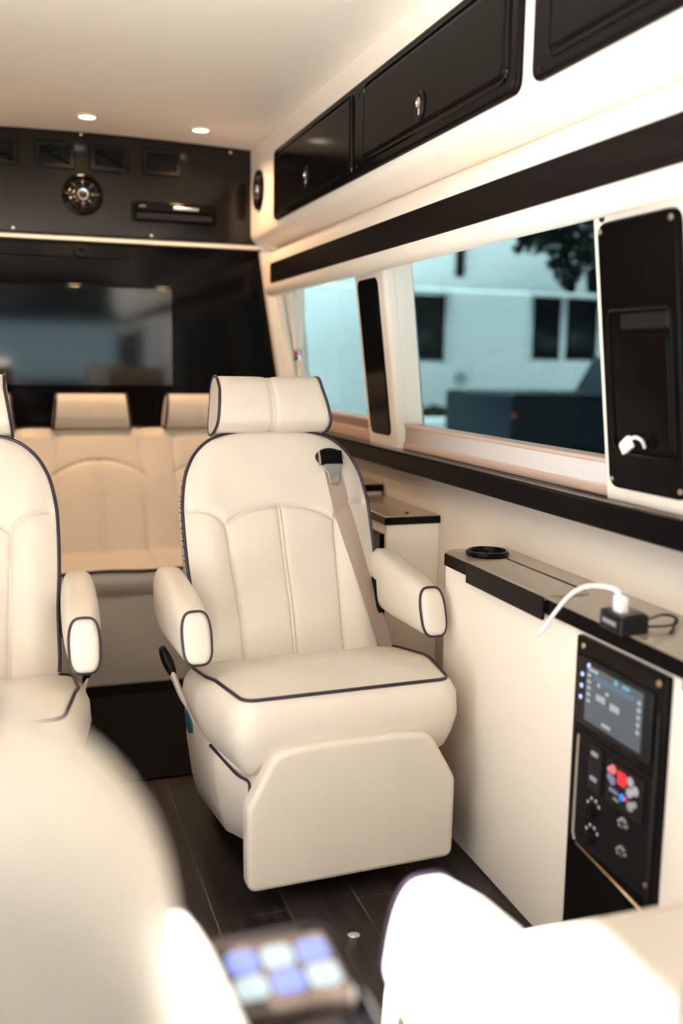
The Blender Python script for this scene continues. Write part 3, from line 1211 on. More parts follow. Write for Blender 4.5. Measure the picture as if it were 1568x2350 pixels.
t.sub(body, 'printed_marks', bm, GREYB)
# cord loop
q = [c2 + Vector((0, 0, -0.006)), on(1520, 1411, 'z', 0.726), on(1545, 1414, 'z', 0.721), on(1556, 1424, 'z', 0.714), on(1548, 1432, 'z', 0.712), on(1525, 1437, 'z', 0.712), on(1488, 1438, 'z', 0.712)]
bm = bmesh.new()
tube(bm, smooth_path(q, 6), 0.0022, 8)
t.part('wrist_cord', bm, RUBBER)
q = [on(1552, 1422, 'z', 0.716), on(1548, 1436, 'z', 0.711), on(1540, 1452, 'z', 0.709)]
bm = bmesh.new()
tube(bm, smooth_path(q, 5), 0.0026, 8)
t.part('cord_end', bm, RUBBER)

# white cable plugged into it, its loose end hanging over the console front
pb = on(1424, 1404, 'z', 0.739)
t = Thing('charging_cable', pb, 'white cable arching from the charger over the console front', 'cable')
px = pb.x
bm = bmesh.new()
lp = rrect(-0.014, 0.014, -0.007, 0.007, 0.003)
U2 = Vector((ax.x, ax.y, 0))
V2 = Vector((-ax.y, ax.x, 0))
rings(bm, [[pb + U2 * p[0] * s + V2 * p[1] * s + Vector((0, 0, h)) for p in lp] for h, s in ((0, 0.95), (0.001, 1), (0.026, 1), (0.029, 0.7))])
t.part('plug', bm, WHITEP)
trace = [(1425, 1380), (1424, 1372), (1418, 1358), (1402, 1349), (1378, 1345), (1352, 1345), (1326, 1354), (1302, 1372), (1282, 1396), (1268, 1414), (1257, 1432)]
pts = []
for i, (u, v) in enumerate(trace):
    x = px + (0.930 - px) * (i / (len(trace) - 1)) ** 0.9
    pts.append(on(u, v, 'x', x))
bm = bmesh.new()
tube(bm, smooth_path(pts, 6), 0.0040, 10)
t.part('cable', bm, WHITEP)
e0, e1 = on(1258, 1430, 'x', 0.931), on(1243, 1448, 'x', 0.928)
bm = bmesh.new()
tube(bm, [e0, e0 + (e1 - e0) * 0.1, e1], lambda k: 0.0042 if k < 0.01 else 0.0055, 10)
t.part('connector', bm, WHITEP)
e2 = on(1238, 1455, 'x', 0.927)
bm = bmesh.new()
tube(bm, [e1, e2], 0.0035, 8)
t.part('connector_tip', bm, WHITEP)

# ================================================================== LOW CABINETS FURTHER BACK
t = Thing('side_cabinet', (1.06, 2.7, 0), 'small cream side cabinet with dark top behind the armchair', 'cabinet')
t.part('body', bbox(XF, XW, 2.512, 2.955, 0.0, 0.702, 0.003), VINYL)
bm = bmesh.new()
plate(bm, [(0.972, 2.506), (XW, 2.506), (XW, 2.955), (0.972, 2.955)], '+z', 0.701, 0.025, 0.004)
tp = t.part('top', bm, GREYTOP)
bm = bmesh.new()
plate(bm, rrect(0.972, XW, 0.702, 0.723, 0.002, 1), '-y', 2.506, 0.002, 0.001)
plate(bm, rrect(2.506, 2.955, 0.702, 0.723, 0.002, 1), '-x', 0.972, 0.002, 0.001)
t.sub(tp, 'edge_band', bm, GLOSS)
bm = bmesh.new()
plate(bm, rrect(2.528, 2.94, 0.30, 0.672, 0.003), '-x', XF, 0.014, 0.003)
d = t.part('door', bm, GLOSS)
screw(t, (XF - 0.014, 2.60, 0.64), (-1, 0, 0), 0.005, BRASS, parent=d)
bm = bmesh.new()
lathe(bm, [(0.005, 0), (0.005, 0.002), (0.002, 0.003)], (XF - 0.014, 2.62, 0.59), (-1, 0, 0), 12)
t.sub(d, 'indicator_lamp', bm, BLUE)
bm = bmesh.new()
lathe(bm, [(0.006, 0), (0.005, 0.002), (0.002, 0.0025)], (1.058, 2.56, 0.726), (0, 0, 1), 14)
t.part('fastener', bm, RUBBER)
t = Thing('side_ledge', (1.05, 3.4, 0), 'taller cream ledge with dark top beside the rear bench', 'cabinet')
t.part('body', bbox(1.0, XW - 0.004, 2.965, 3.975, 0.0, 0.735, 0.003), VINYL)
bm = bmesh.new()
plate(bm, [(0.985, 2.960), (XW - 0.004, 2.960), (XW - 0.004, 3.975), (0.985, 3.975)], '+z', 0.738, 0.022, 0.003)
tp = t.part('top', bm, GREYTOP)
bm = bmesh.new()
plate(bm, rrect(0.985, XW - 0.004, 0.736, 0.757, 0.002, 1), '-y', 2.960, 0.002, 0.001)
t.sub(tp, 'edge_band', bm, GLOSS)

# seat belt hanging at the back pillar
t = Thing('shoulder_belt', (1.07, 3.75, 1.2), 'cream covered shoulder belt hanging at the rear window', 'seat belt')
bm = bmesh.new()
rr = []
for k in range(11):
    f = k / 10
    c = on(686 - 2 * f, 640 + 160 * f, 'y', 3.80)
    w = 0.018 + 0.007 * sin(pi * min(1, f * 1.3)) + 0.004 * f
    d_ = 0.012
    rr.append([c + Vector((w * cos(a), d_ * sin(a) + 0.004 * sin(3 * a), 0)) for a in [2 * pi * i / 16 for i in range(16)]])
rings(bm, rr)
t.part('cover', bm, VINYL)
bm = bmesh.new()
c = on(684, 816, 'y', 3.80)
box(bm, c.x - 0.003, c.x + 0.010, c.y - 0.012, c.y + 0.012, c.z - 0.020, c.z + 0.026, 0.004)
bk = t.part('tongue', bm, CHROME, label='chrome tongue')
bm = bmesh.new()
box(bm, c.x - 0.012, c.x - 0.003, c.y - 0.010, c.y + 0.010, c.z - 0.002, c.z + 0.018, 0.003)
t.part('release_tab', bm, RED if False else mat('red_plastic', (0.5, 0.03, 0.02), 0.4), label='red tab')
bm = bmesh.new()
box(bm, c.x - 0.012, c.x - 0.004, c.y - 0.010, c.y + 0.010, c.z - 0.018, c.z - 0.003, 0.003)
t.part('buckle_base', bm, SATIN)

# ================================================================== CAPTAIN'S CHAIRS
HALF = [(0.0, 0.238), (0.05, 0.243), (0.16, 0.243), (0.26, 0.249), (0.36, 0.250), (0.42, 0.247), (0.48, 0.236), (0.52, 0.220), (0.55, 0.200), (0.575, 0.172), (0.590, 0.140), (0.600, 0.09), (0.603, 0.055)]


HSM = [(v.x, v.y) for v in smooth_path([(a, b, 0) for a, b in HALF], 10)]


def half_w(s):
    for (a, b), (c, d_) in zip(HSM, HSM[1:]):
        if s <= c:
            f = (s - a) / (c - a) if c > a else 0
            return b + (d_ - b) * f
    return HSM[-1][1]


def seg_dist(px_, py_, path):
    best = 9.0
    for (ax_, ay_), (bx_, by_) in zip(path, path[1:]):
        dx, dy = bx_ - ax_, by_ - ay_
        L2 = dx * dx + dy * dy
        tt = max(0, min(1, ((px_ - ax_) * dx + (py_ - ay_) * dy) / L2)) if L2 else 0
        ex, ey = px_ - ax_ - dx * tt, py_ - ay_ - dy * tt
        best = min(best, sqrt(ex * ex + ey * ey))
    return best


def sp2(pts, k=6):
    return [(v.x, v.y) for v in smooth_path([(p[0], p[1], 0) for p in pts], k)]


ARCH = sp2([(-0.143, 0.356), (-0.11, 0.377), (-0.06, 0.393), (0.0, 0.399), (0.06, 0.393), (0.11, 0.377), (0.143, 0.356)])
SIDE_L = sp2([(-0.252, 0.397), (-0.215, 0.395), (-0.18, 0.383), (-0.155, 0.363), (-0.145, 0.34), (-0.140, 0.25), (-0.133, 0.1), (-0.130, -0.03)])
SIDE_R = [(-x, y + (0.008 if y > 0.3 else 0)) for x, y in SIDE_L]
CEN_A = [(-0.004, 0.399), (-0.004, -0.03)]
CEN_B = [(0.005, 0.399), (0.005, -0.03)]


def back_seams(x, s):
    d1 = min(seg_dist(x, s, ARCH), seg_dist(x, s, SIDE_L), seg_dist(x, s, SIDE_R))
    d2 = min(seg_dist(x, s, CEN_A), seg_dist(x, s, CEN_B))
    g = 0.006 * exp(-(d1 / 0.0045) ** 2) + 0.007 * exp(-(d1 / 0.02))
    g += 0.0042 * exp(-(d2 / 0.003) ** 2) + 0.004 * exp(-(d2 / 0.02))
    return g


FCACHE = {}


def make_chair(name, label, loc, rz, recline, group, mx=1, ax=(-0.297, 0.274), aoff=(0, 0), seat_piping=True, ah=0.0, frayed=False, adz=(0.0, 0.0), back_piping=True):
    root = empty(name, loc, label, 'armchair', group, rz)
    A = radians(recline)
    B = Vector((0, 0.165, 0.41))
    UP = Vector((0, sin(A), cos(A)))
    NN = Vector((0, -cos(A), sin(A)))
    XX = Vector((1, 0, 0))

    def P(x, s, n):
        return B + XX * x + UP * s + NN * n

    def front_n(x, s):
        key = (round(x, 5), round(s, 5))
        if key not in FCACHE:
            FCACHE[key] = front_raw(x, s)
        return FCACHE[key]

    def front_raw(x, s):
        w = half_w(max(0.0, s))
        u = min(1.0, abs(x) / w)
        e = (1 - u ** 6)
        dome = 0.018 * e
        top = min(1.0, max(0.0, (0.603 - s) / 0.09))
        dome *= sqrt(max(0.0, 1 - (1 - top) ** 2)) * 0.9 + 0.1
        bol = 0.010 * exp(-((abs(x) - 0.195) / 0.04) ** 2) * (1 if s < 0.40 else exp(-((s - 0.40) / 0.08) ** 2))
        lum = 0.010 * exp(-((s - 0.12) / 0.10) ** 2) * (1 - (x / 0.25) ** 2)
        wr = 0.0
        if s < 0.13:
            wr = 0.003 * sin(60 * x + 40 * s) * (1 - s / 0.13) * exp(-((abs(x) - 0.14) / 0.05) ** 2)
        return dome + bol * e + lum - back_seams(x, s) * min(1, e * 3) + wr
    NU, NV = 190, 210
    bm = bmesh.new()
    TT = 0.085
    S0 = -0.05

    def sv(v):
        return S0 + (0.603 - S0) * (1 - (1 - v) ** 1.35)
    fr = grid(bm, lambda u, v: P((2 * u - 1) * half_w(max(0.0, sv(v))), sv(v), front_n((2 * u - 1) * half_w(max(0.0, sv(v))), sv(v))), NU, NV)
    # sides and back, following the outline
    outline = [r[0] for r in fr] + fr[-1][1:-1] + [r[-1] for r in fr][::-1]
    cen = P(0, 0.27, 0)
    prev = outline
    for n_, sc in ((-0.012, 1.012), (-0.05, 1.01), (-0.08, 0.97), (-0.095, 0.90)):
        cur = []
        for v in outline:
            q = v.co - cen
            xx, ss, nn_ = q.dot(XX), q.dot(UP), q.dot(NN)
            cur.append(bm.verts.new(cen + XX * xx * sc + UP * (ss * sc if ss > 0 else ss) + NN * n_))
        for i in range(len(outline) - 1):
            bm.faces.new((prev[i], prev[i + 1], cur[i + 1], cur[i]))
        bm.faces.new((prev[-1], prev[0], cur[0], cur[-1]))
        prev = cur
    bm.faces.new(prev)
    back = finish('backrest', bm, LEATHER, root, angle=70)
    # piping round the backrest edge
    pth = []
    N = 90
    left = [(-half_w(s), s) for s in [0.02 + 0.583 * (1 - (1 - k / N) ** 1.6) for k in range(N + 1)]]
    loop = left + [(-0.03, 0.6035), (0.0, 0.604), (0.03, 0.6035)] + [(-x, s) for x, s in left[::-1]]
    bm = bmesh.new()
    tube(bm, [P(x * 1.008, s + 0.001, 0.0015) for x, s in loop], 0.0042, 8)
    if frayed:
        fr_ = random.Random(5)
        for _ in range(46):
            s = fr_.triangular(0.20, 0.50, 0.36)
            w = half_w(s)
            a = P(-w * 1.012, s, 0.002)
            tube(bm, [a, a + XX * fr_.uniform(-0.010, -0.003) + UP * fr_.uniform(-0.006, 0.008) + NN * fr_.uniform(-0.002, 0.006)], lambda k: 0.0022 - 0.0018 * k, 5)
    pb_ = finish('piping', bm, PIPE if back_piping else LEATHER, back)
    if back_piping:
        pb_['label'] = 'frayed dark piping' if frayed else 'dark piping'
    # headrest
    W2 = 0.142
    prof = sp2([(0.045, 0.602), (0.062, 0.615), (0.068, 0.65), (0.060, 0.70), (0.040, 0.738), (0.008, 0.750), (-0.025, 0.738), (-0.05, 0.70), (-0.056, 0.65), (-0.045, 0.615), (-0.02, 0.600), (0.02, 0.598)], 4)
    pc = (0.0, 0.67)
    bm = bmesh.new()
    st = []
    xs = [-1.0, -0.985, -0.95, -0.9] + [-0.9 + 1.8 * k / 60 for k in range(1, 60)] + [0.9, 0.95, 0.985, 1.0]
    for xu in xs:
        x = xu * W2
        e = 1 - 0.06 * max(0, (abs(xu) - 0.9) / 0.1) ** 2
        lp = []
        for (n_, s_) in prof:
            dn, ds = (n_ - pc[0]) * e, (s_ - pc[1]) * e
            g = 0.0
            if n_ > 0.0:
                dd = min(abs(x + 0.004), abs(x - 0.005))
                g = 0.0022 * exp(-(dd / 0.003) ** 2) + 0.003 * exp(-(dd / 0.02))
                g += 0.0025 * exp(-((s_ - 0.622) / 0.004) ** 2)
            ln = sqrt(dn * dn + ds * ds)
            fct = (ln - g) / ln
            wide = x * (1.0 + 0.10 * max(0, (0.70 - s_) / 0.1))
            lp.append(P(wide, pc[1] + ds * fct, pc[0] + dn * fct))
        st.append(lp)
    rings(bm, st)
    hr = finish('headrest', bm, LEATHER, root, angle=60)
    for sgn in (-1, 1):
        bm = bmesh.new()
        pts = []
        for (n_, s_) in prof[6:] + prof[:1] if False else prof:
            dn, ds = (n_ - pc[0]) * 0.995, (s_ - pc[1]) * 0.995
            pts.append(P(sgn * W2 * 0.985 * (1.0 + 0.10 * max(0, (0.70 - s_) / 0.1)), pc[1] + ds, pc[0] + dn))
        tube(bm, pts, 0.0038, 8, closed=True)
        finish('piping', bm, PIPE, hr)['label'] = 'dark piping'
    # seat cushion
    plan = [(-0.233, -0.205), (0.243, -0.205), (0.280, 0.0), (0.274, 0.19), (-0.266, 0.19), (-0.266, 0.0)]
    lp = round_poly(plan, [0.035, 0.035, 0.1, 0.06, 0.06, 0.1], 7)
    # finer loop
    fine = []
    for i in range(len(lp)):
        a, b = Vector(lp[i]), Vector(lp[(i + 1) % len(lp)])
        n = max(1, int((b - a).length / 0.02))
        for k in range(n):
            fine.append(tuple(a + (b - a) * (k / n)))

    def ztop(x, y):
        z = 0.452 - 0.03 * max(0, (y + 0.05)) / 0.2
        return z

    def ring_at(ins, dz, absz=None):
        r = []
        for p in inset2(fine, ins) if ins else fine:
            x, y = p
            z = absz if absz is not None else ztop(x, y) + dz
            r.append((x, y, z))
        return r
    bm = bmesh.new()
    R_ = [ring_at(0.05, 0, 0.270), ring_at(0.022, 0, 0.276), ring_at(0.002, 0, 0.296), ring_at(-0.014, 0, 0.330), ring_at(-0.025, 0, 0.370), ring_at(-0.022, -0.03), ring_at(-0.010, -0.010), ring_at(0.0, 0.0)]
    vs = rings(bm, R_, cap1=False)
    # domed top with tufted pulls
    cx, cy = 0.0, 0.0
    prev = vs[-1]
    K = 16
    for k in range(1, K):
        f = 1 - k / K
        cur = []
        for (x, y, z) in R_[-1]:
            X_, Y_ = x * f, y * f
            h = 0.026 * (1 - f ** 2.2)
            tuft = 0.0
            for tx in (-0.13, 0.0, 0.13):
                tuft += 0.012 * exp(-((X_ - tx) / 0.028) ** 2) * max(0, min(1, (Y_ - 0.02) / 0.15))
            cur.append(bm.verts.new((X_, Y_, ztop(X_, Y_) + h - tuft)))
        for i in range(len(cur)):
            j = (i + 1) % len(cur)
            bm.faces.new((prev[i], prev[j], cur[j], cur[i]))
        prev = cur
    bm.faces.new(prev)
    # front corner seams pressed in
    for v in bm.verts:
        if v.co.z < 0.44 and v.co.y < -0.15:
            d_ = abs(abs(v.co.x) - 0.222)
            v.co.y += 0.003 * exp(-(d_ / 0.008) ** 2)
    seat = finish('seat', bm, LEATHER, root, angle=70)
    bm = bmesh.new()
    pr = [p for p in ring_at(0.001, 0.0015)]
    tube(bm, pr, 0.0042, 8, closed=True)
    if seat_piping:
        finish('piping', bm, PIPE, seat)['label'] = 'dark piping'
    else:
        finish('piping', bm, LEATHER, seat)
    bm = bmesh.new()
    tube(bm, smooth_path([(-0.262, -0.02, 0.292), (-0.245, -0.10, 0.280), (-0.235, -0.16, 0.276), (-0.224, -0.203, 0.278), (-0.222, -0.208, 0.262), (-0.222, -0.206, 0.245)], 5), 0.0035, 8)
    finish('piping', bm, PIPE, seat)['label'] = 'dark piping'
    # base
    bm = bmesh.new()
    lw = [(-0.20, -0.19), (0.20, -0.19), (0.245, -0.05), (0.245, 0.30), (-0.245, 0.30), (-0.245, -0.05)]
    l2 = round_poly(lw, 0.05, 5)
    rr = []
    for z, ins, drop in ((0.040, 0.03, 0.0), (0.05, 0.012, 0), (0.10, 0.0, 0), (0.20, -0.012, 0), (0.28, -0.016, 0), (0.30, 0.0, 0)):
        q = []
        for x, y in inset2(l2, ins) if ins else l2:
            zz = z
            if z < 0.11:
                zz = z + 0.008 + 0.050 * max(0, min(1, (0.25 - y) / 0.4))
            q.append((x, y, zz))
        rr.append(q)
    rings(bm, rr)
    finish('base', bm, LEATHER, root, angle=60)
    bm = bmesh.new()
    box(bm, -0.19, 0.19, -0.12, 0.26, 0.0, 0.07, 0.005)
    finish('floor_mount', bm, RUBBER, root)
    # footrest flap
    bm = bmesh.new()
    lp2 = round_poly([(-0.236, 0.047), (0.243, 0.047), (0.245, 0.235), (0.180, 0.350), (0.10, 0.358), (-0.10, 0.358), (-0.175, 0.350), (-0.238, 0.235)], [0.024, 0.024, 0.05, 0.05, 0.03, 0.03, 0.05, 0.05], 6)
    plate(bm, lp2, '-y', -0.212, 0.036, 0.012, 5)
    finish('footrest', bm, LEATHER, root, angle=60)
    # armrests
    for sgn, nm in ((-1, 'L'), (1, 'R')):
        bm = bmesh.new()
        stn = []
        # along the arm: (y, z centre top, height, half width)
        spec = [(-0.062, 0.600, 0.088, 0.020), (-0.060, 0.603, 0.098, 0.026), (-0.05, 0.607, 0.108, 0.031), (-0.02, 0.614, 0.118, 0.036), (0.05, 0.625, 0.128, 0.040), (0.13, 0.636, 0.140, 0.042), (0.20, 0.645, 0.145, 0.042), (0.25, 0.650, 0.140, 0.040), (0.285, 0.645, 0.12, 0.035), (0.30, 0.635, 0.09, 0.024)]
        cxs = ax[0] if sgn < 0 else ax[1]
        for (y, zt, hgt, hw) in spec:
            y, zt, hgt = y + aoff[0], zt + aoff[1] + (adz[0] if sgn < 0 else adz[1]), hgt + ah
            lp3 = []
            for k in range(40):
                a = 2 * pi * k / 40
                ca, sa = cos(a), sin(a)
                ex = abs(ca) ** 0.55 * (1 if ca > 0 else -1)
                ez = abs(sa) ** (0.78 if sa > 0 else 0.42) * (1 if sa > 0 else -1)
                wz = 1.0 if sa > 0 else 1.0 - 0.12 * abs(sa)
                lp3.append((cxs + hw * ex * wz, y + 0.018 * (zt - hgt / 2 - (zt - hgt / 2 + hgt / 2 * ez)) / 0.05 * (-1 if y - aoff[0] < 0 else 0), zt - hgt / 2 + hgt / 2 * ez))
            stn.append(lp3)
        rings(bm, stn)
        arm = finish('armrest', bm, LEATHER, root, angle=60)
        bm = bmesh.new()
        sel = stn[2]
        c_ = Vector((cxs, -0.05 + aoff[0], 0.553 + aoff[1] + (adz[0] if sgn < 0 else adz[1])))
        pts = [Vector(p) + (Vector((p[0], 0, p[2])) - Vector((c_.x, 0, c_.z))).normalized() * 0.001 for p in sel]
        # open at the bottom
        pts = pts[-7:] + pts[:28] if False else pts
        tube(bm, pts, 0.0035, 8, closed=True)
        finish('piping', bm, PIPE, arm)['label'] = 'dark piping'
        bm = bmesh.new()
        box(bm, cxs - sgn * 0.03 - 0.012, cxs - sgn * 0.03 + 0.012, 0.19, 0.27, 0.50, 0.60, 0.008)
        finish('pivot', bm, RUBBER, arm)
    # belt buckle on its leather sleeve
    bm = bmesh.new()
    s_pts = smooth_path([(mx * x, y, z) for x, y, z in ((-0.306, 0.20, 0.405), (-0.285, 0.18, 0.345), (-0.262, 0.17, 0.300), (-0.25, 0.16, 0.24), (-0.235, 0.15, 0.19))], 5)
    lpz = []
    for i, p in enumerate(s_pts):
        w = 0.017 - 0.006 * i / len(s_pts)
        lpz.append([p + Vector((0.007 * cos(a), w * sin(a), 0.004 * cos(a))) for a in [2 * pi * k / 14 for k in range(14)]])
    rings(bm, lpz)
    slv = finish('buckle_sleeve', bm, LEATHER, root, angle=60)
    bm = bmesh.new()
    q0, q1 = Vector((-0.302 * mx, 0.198, 0.395)), Vector((-0.326 * mx, 0.215, 0.460))
    lpz = []
    for k in range(9):
        f = k / 8
        c_ = q0 + (q1 - q0) * f
        s = sin(pi * (0.15 + 0.75 * f)) ** 0.6
        lpz.append([c_ + Vector((0.013 * s * cos(a), 0.021 * s * sin(a), 0.004 * cos(a))) for a in [2 * pi * i / 16 for i in range(16)]])
    rings(bm, lpz)
    finish('buckle', bm, SATIN, slv, angle=60)['label'] = 'black buckle'
    # recline knob
    bm = bmesh.new()
    lathe(bm, [(0.03, 0), (0.032, 0.006), (0.030, 0.013), (0.02, 0.016)], (-0.255 * mx, 0.19, 0.275), (-mx, 0, 0), 24)
    finish('recline_knob', bm, TEAL, root)['label'] = 'dark teal knob'
    # shoulder belt
    bm = bmesh.new()
    c_s, c_x = 0.523, 0.152 * mx
    lp4 = [(c_x + 0.041 * cos(2 * pi * k / 32), c_s + 0.026 * sin(2 * pi * k / 32)) for k in range(32)]
    nb = front_n(c_x, c_s)
    plate(bm, lp4, (XX, UP, NN), B + NN * (nb - 0.010), 0.016, 0.006)
    bz = finish('belt_bezel', bm, SATIN, root)
    bz['label'] = 'black oval belt bezel'
    bm = bmesh.new()
    plate(bm, rrect(c_x - 0.032, c_x + 0.030, c_s - 0.021, c_s + 0.015, 0.004), (XX, UP, NN), B + NN * (nb + 0.004), 0.014, 0.004)
    finish('belt_guide', bm, GLOSS, bz)
    for sx in (-0.033, 0.031):
        bm = bmesh.new()
        plate(bm, rrect(c_x + sx - 0.0012, c_x + sx + 0.0012, c_s - 0.022, c_s + 0.014, 0.0006, 1), (XX, UP, NN), B + NN * (nb + 0.004), 0.016, 0.0008)
        finish('guide_edge', bm, STEEL, bz)
    cl_ = smooth_path([(mx * x, s, 0) for x, s in ((0.154, 0.497), (0.160, 0.44), (0.172, 0.36), (0.191, 0.26), (0.216, 0.14), (0.243, 0.02), (0.250, -0.03))], 8)
    bm = bmesh.new()
    lpz = []
    for i, p in enumerate(cl_):
        f = i / (len(cl_) - 1)
        t_ = (cl_[min(i + 1, len(cl_) - 1)] - cl_[max(i - 1, 0)]).normalized()
        sd_ = Vector((t_.y, -t_.x, 0))
        w = 0.0225 * (1 - 0.55 * max(0, (f - 0.75) / 0.25))
        row = []
        for s in (-1, -0.33, 0.33, 1):
            x, ss = p.x + sd_.x * w * s, p.y + sd_.y * w * s
            n_ = front_n(min(max(x, -0.235), 0.235), max(0.0, ss)) + 0.004
            if f > 0.6:
                n_ += 0.012 * (f - 0.6) / 0.4
            row.append((x, ss, n_))
        lpz.append([P(*r) for r in row] + [P(r[0], r[1], r[2] - 0.0018) for r in row[::-1]])
    rings(bm, lpz)
    bl = finish('shoulder_belt', bm, BELT, root, angle=60)
    bl['label'] = 'taupe shoulder belt'
    bm = bmesh.new()
    n_ = front_n(0.157 * mx, 0.46) + 0.008
    lp5 = round_poly([(mx * x, q) for x, q in ((0.130, 0.502), (0.180, 0.502), (0.180, 0.487), (0.172, 0.478), (0.170, 0.452), (0.162, 0.445), (0.148, 0.445), (0.140, 0.452), (0.138, 0.478), (0.130, 0.487))], 0.004, 3)
    plate(bm, lp5, (XX, UP, NN), B + NN * n_, 0.0035, 0.001)
    tg = finish('belt_tongue', bm, STEEL, bl)
    tg['label'] = 'metal belt tongue'
    bm = bmesh.new()
    lp6 = rrect(0.1555 * mx - 0.008, 0.1555 * mx + 0.008, 0.453, 0.466, 0.002)
    tube(bm, [B + XX * p[0] + UP * p[1] + NN * (n_ + 0.004) for p in lp6], 0.0014, 6, closed=True)
    plate(bm, inset2(lp6, 0.001), (XX, UP, NN), B + NN * (n_ + 0.0034), 0.0005, 0.0002)
    finish('tongue_slot', bm, BELT, tg)
    return root


CG = 'cream captain chairs'
make_chair('captain_chair', 'cream armchair beside the side console, facing us, whole in view', (0.650, 2.10, 0), radians(2.5), 22, CG, frayed=True, adz=(0.0, 0.014))
make_chair('captain_chair', 'cream armchair in the second row cut off by the left frame edge', (-0.172, 2.10, 0), radians(-1.0), 22, CG, -1, (-0.274, 0.292))
make_chair('captain_chair', 'blurred near cream armchair seen from behind at bottom left', (-0.172, 0.82, 0), pi, 15, CG, 1, (-0.290, 0.272), (-0.03, 0.012), back_piping=False)
make_chair('captain_chair', 'blurred bright white looking armchair arm and seat at bottom right', (0.655, 0.77, 0), pi, 22, CG, -1, (-0.260, 0.270), (-0.055, 0.022), False, 0.04)

# ================================================================== REAR BENCH
t = Thing('rear_bench', (0.28, 3.6, 0), 'wide cream rear bench with headrests below the television', 'bench')
BX0, BX1 = -0.44, 0.978


def bench_seams():
    v, a = [], []
    for c in (-0.16, 0.295, 0.755):
        v += [c - 0.165, c + 0.165]
        a.append(c)
    return v, a


BV, BA = bench_seams()


def bench_groove(x, z, seat=False):
    g = 0
    for v in BV:
        d_ = abs(x - v)
        g += 0.004 * exp(-(d_ / 0.005) ** 2) + 0.006 * exp(-d_ / 0.02)
    if not seat:
        for c in BA:
            if abs(x - c) < 0.175:
                zz = 0.765 - 0.050 * ((x - c) / 0.165) ** 2
                d_ = abs(z - zz)
                g += 0.005 * exp(-(d_ / 0.005) ** 2) + 0.006 * exp(-d_ / 0.02)
                if z < 0.765:
                    d_ = min(abs(x - c + 0.005), abs(x - c - 0.005))
                    g += 0.003 * exp(-(d_ / 0.004) ** 2) + 0.004 * exp(-d_ / 0.02)
    else:
        for c in BA:
            d_ = abs(x - c)
            g += (0.005 * exp(-(d_ / 0.006) ** 2) + 0.008 * exp(-d_ / 0.03)) * max(0, min(1, (z - 3.55) / 0.15))
    return g


bm = bmesh.new()


def bback(u, v):
    x = BX0 + (BX1 - BX0) * u
    z = 0.36 + (0.884 - 0.36) * v
    y = 3.70 + (3.93 - 3.70) * (z - 0.43) / 0.455
    rnd = max(0, (v - 0.93) / 0.07)
    off = 0.022 * (1 - rnd ** 2) + 0.012 * sin(pi * min(1, v * 1.2))
    return Vector((x, y - off + bench_groove(x, z), z))


vs = grid(bm, bback, 320, 90)
bot = [bm.verts.new((v.co.x, 4.0, v.co.z)) for v in vs[-1]]
for i in range(len(bot) - 1):
    bm.faces.new((vs[-1][i], vs[-1][i + 1], bot[i + 1], bot[i]))
bk = t.part('backrest', bm, LEATHER, angle=60)
bm = bmesh.new()
tube(bm, [Vector((v.co.x, 3.935, 0.884 + 0.002 * sin(v.co.x * 25))) for v in [type('o', (), {'co': Vector((BX0 + (BX1 - BX0) * k / 60, 0, 0))})() for k in range(61)]], 0.0055, 8)
t.sub(bk, 'piping', bm, PIPE, label='black piping')
bm = bmesh.new()


def bseat(u, v):
    x = BX0 + (BX1 - BX0) * u
    # v: 0 front bottom -> front top -> rear
    if v < 0.25:
        f = v / 0.25
        z = 0.335 + 0.085 * f
        y = 3.392 - 0.016 * sin(pi * f)
        return Vector((x, y + 0.003 * bench_groove(x, 3.4, True), z))
    f = (v - 0.25) / 0.75
    y = 3.385 + 0.34 * f
    z = 0.420 + 0.022 * sin(pi * min(1, f * 1.1) * 0.9) + 0.012 * f
    return Vector((x, y, z - bench_groove(x, y, True) * min(1, f * 4)))


grid(bm, bseat, 320, 80)
st = t.part('seat', bm, LEATHER, angle=60)
bm = bmesh.new()
tube(bm, [(BX0 + (BX1 - BX0) * k / 40, 3.382 + 0.003 * sin(k), 0.421 + 0.002 * sin(k * 0.7)) for k in range(41)], 0.0055, 8)
t.sub(st, 'piping', bm, PIPE, label='black piping')
bm = bmesh.new()
box(bm, BX0, BX1, 3.405, 3.70, 0.0, 0.338, 0.006)
sk = t.part('skirt', bm, LEATHER)
bm = bmesh.new()
k = 0
x = BX0
while x < BX1:
    box(bm, x, x + 0.006, 3.4035, 3.406, 0.012, 0.014)
    x += 0.010
t.sub(sk, 'stitching', bm, PAPER)
prof = sp2([(0.05, 0.0), (0.066, 0.02), (0.070, 0.05), (0.062, 0.095), (0.042, 0.124), (0.012, 0.132), (-0.02, 0.122), (-0.04, 0.09), (-0.045, 0.04), (-0.03, 0.005), (0.01, -0.004), (0.03, -0.003)], 4)
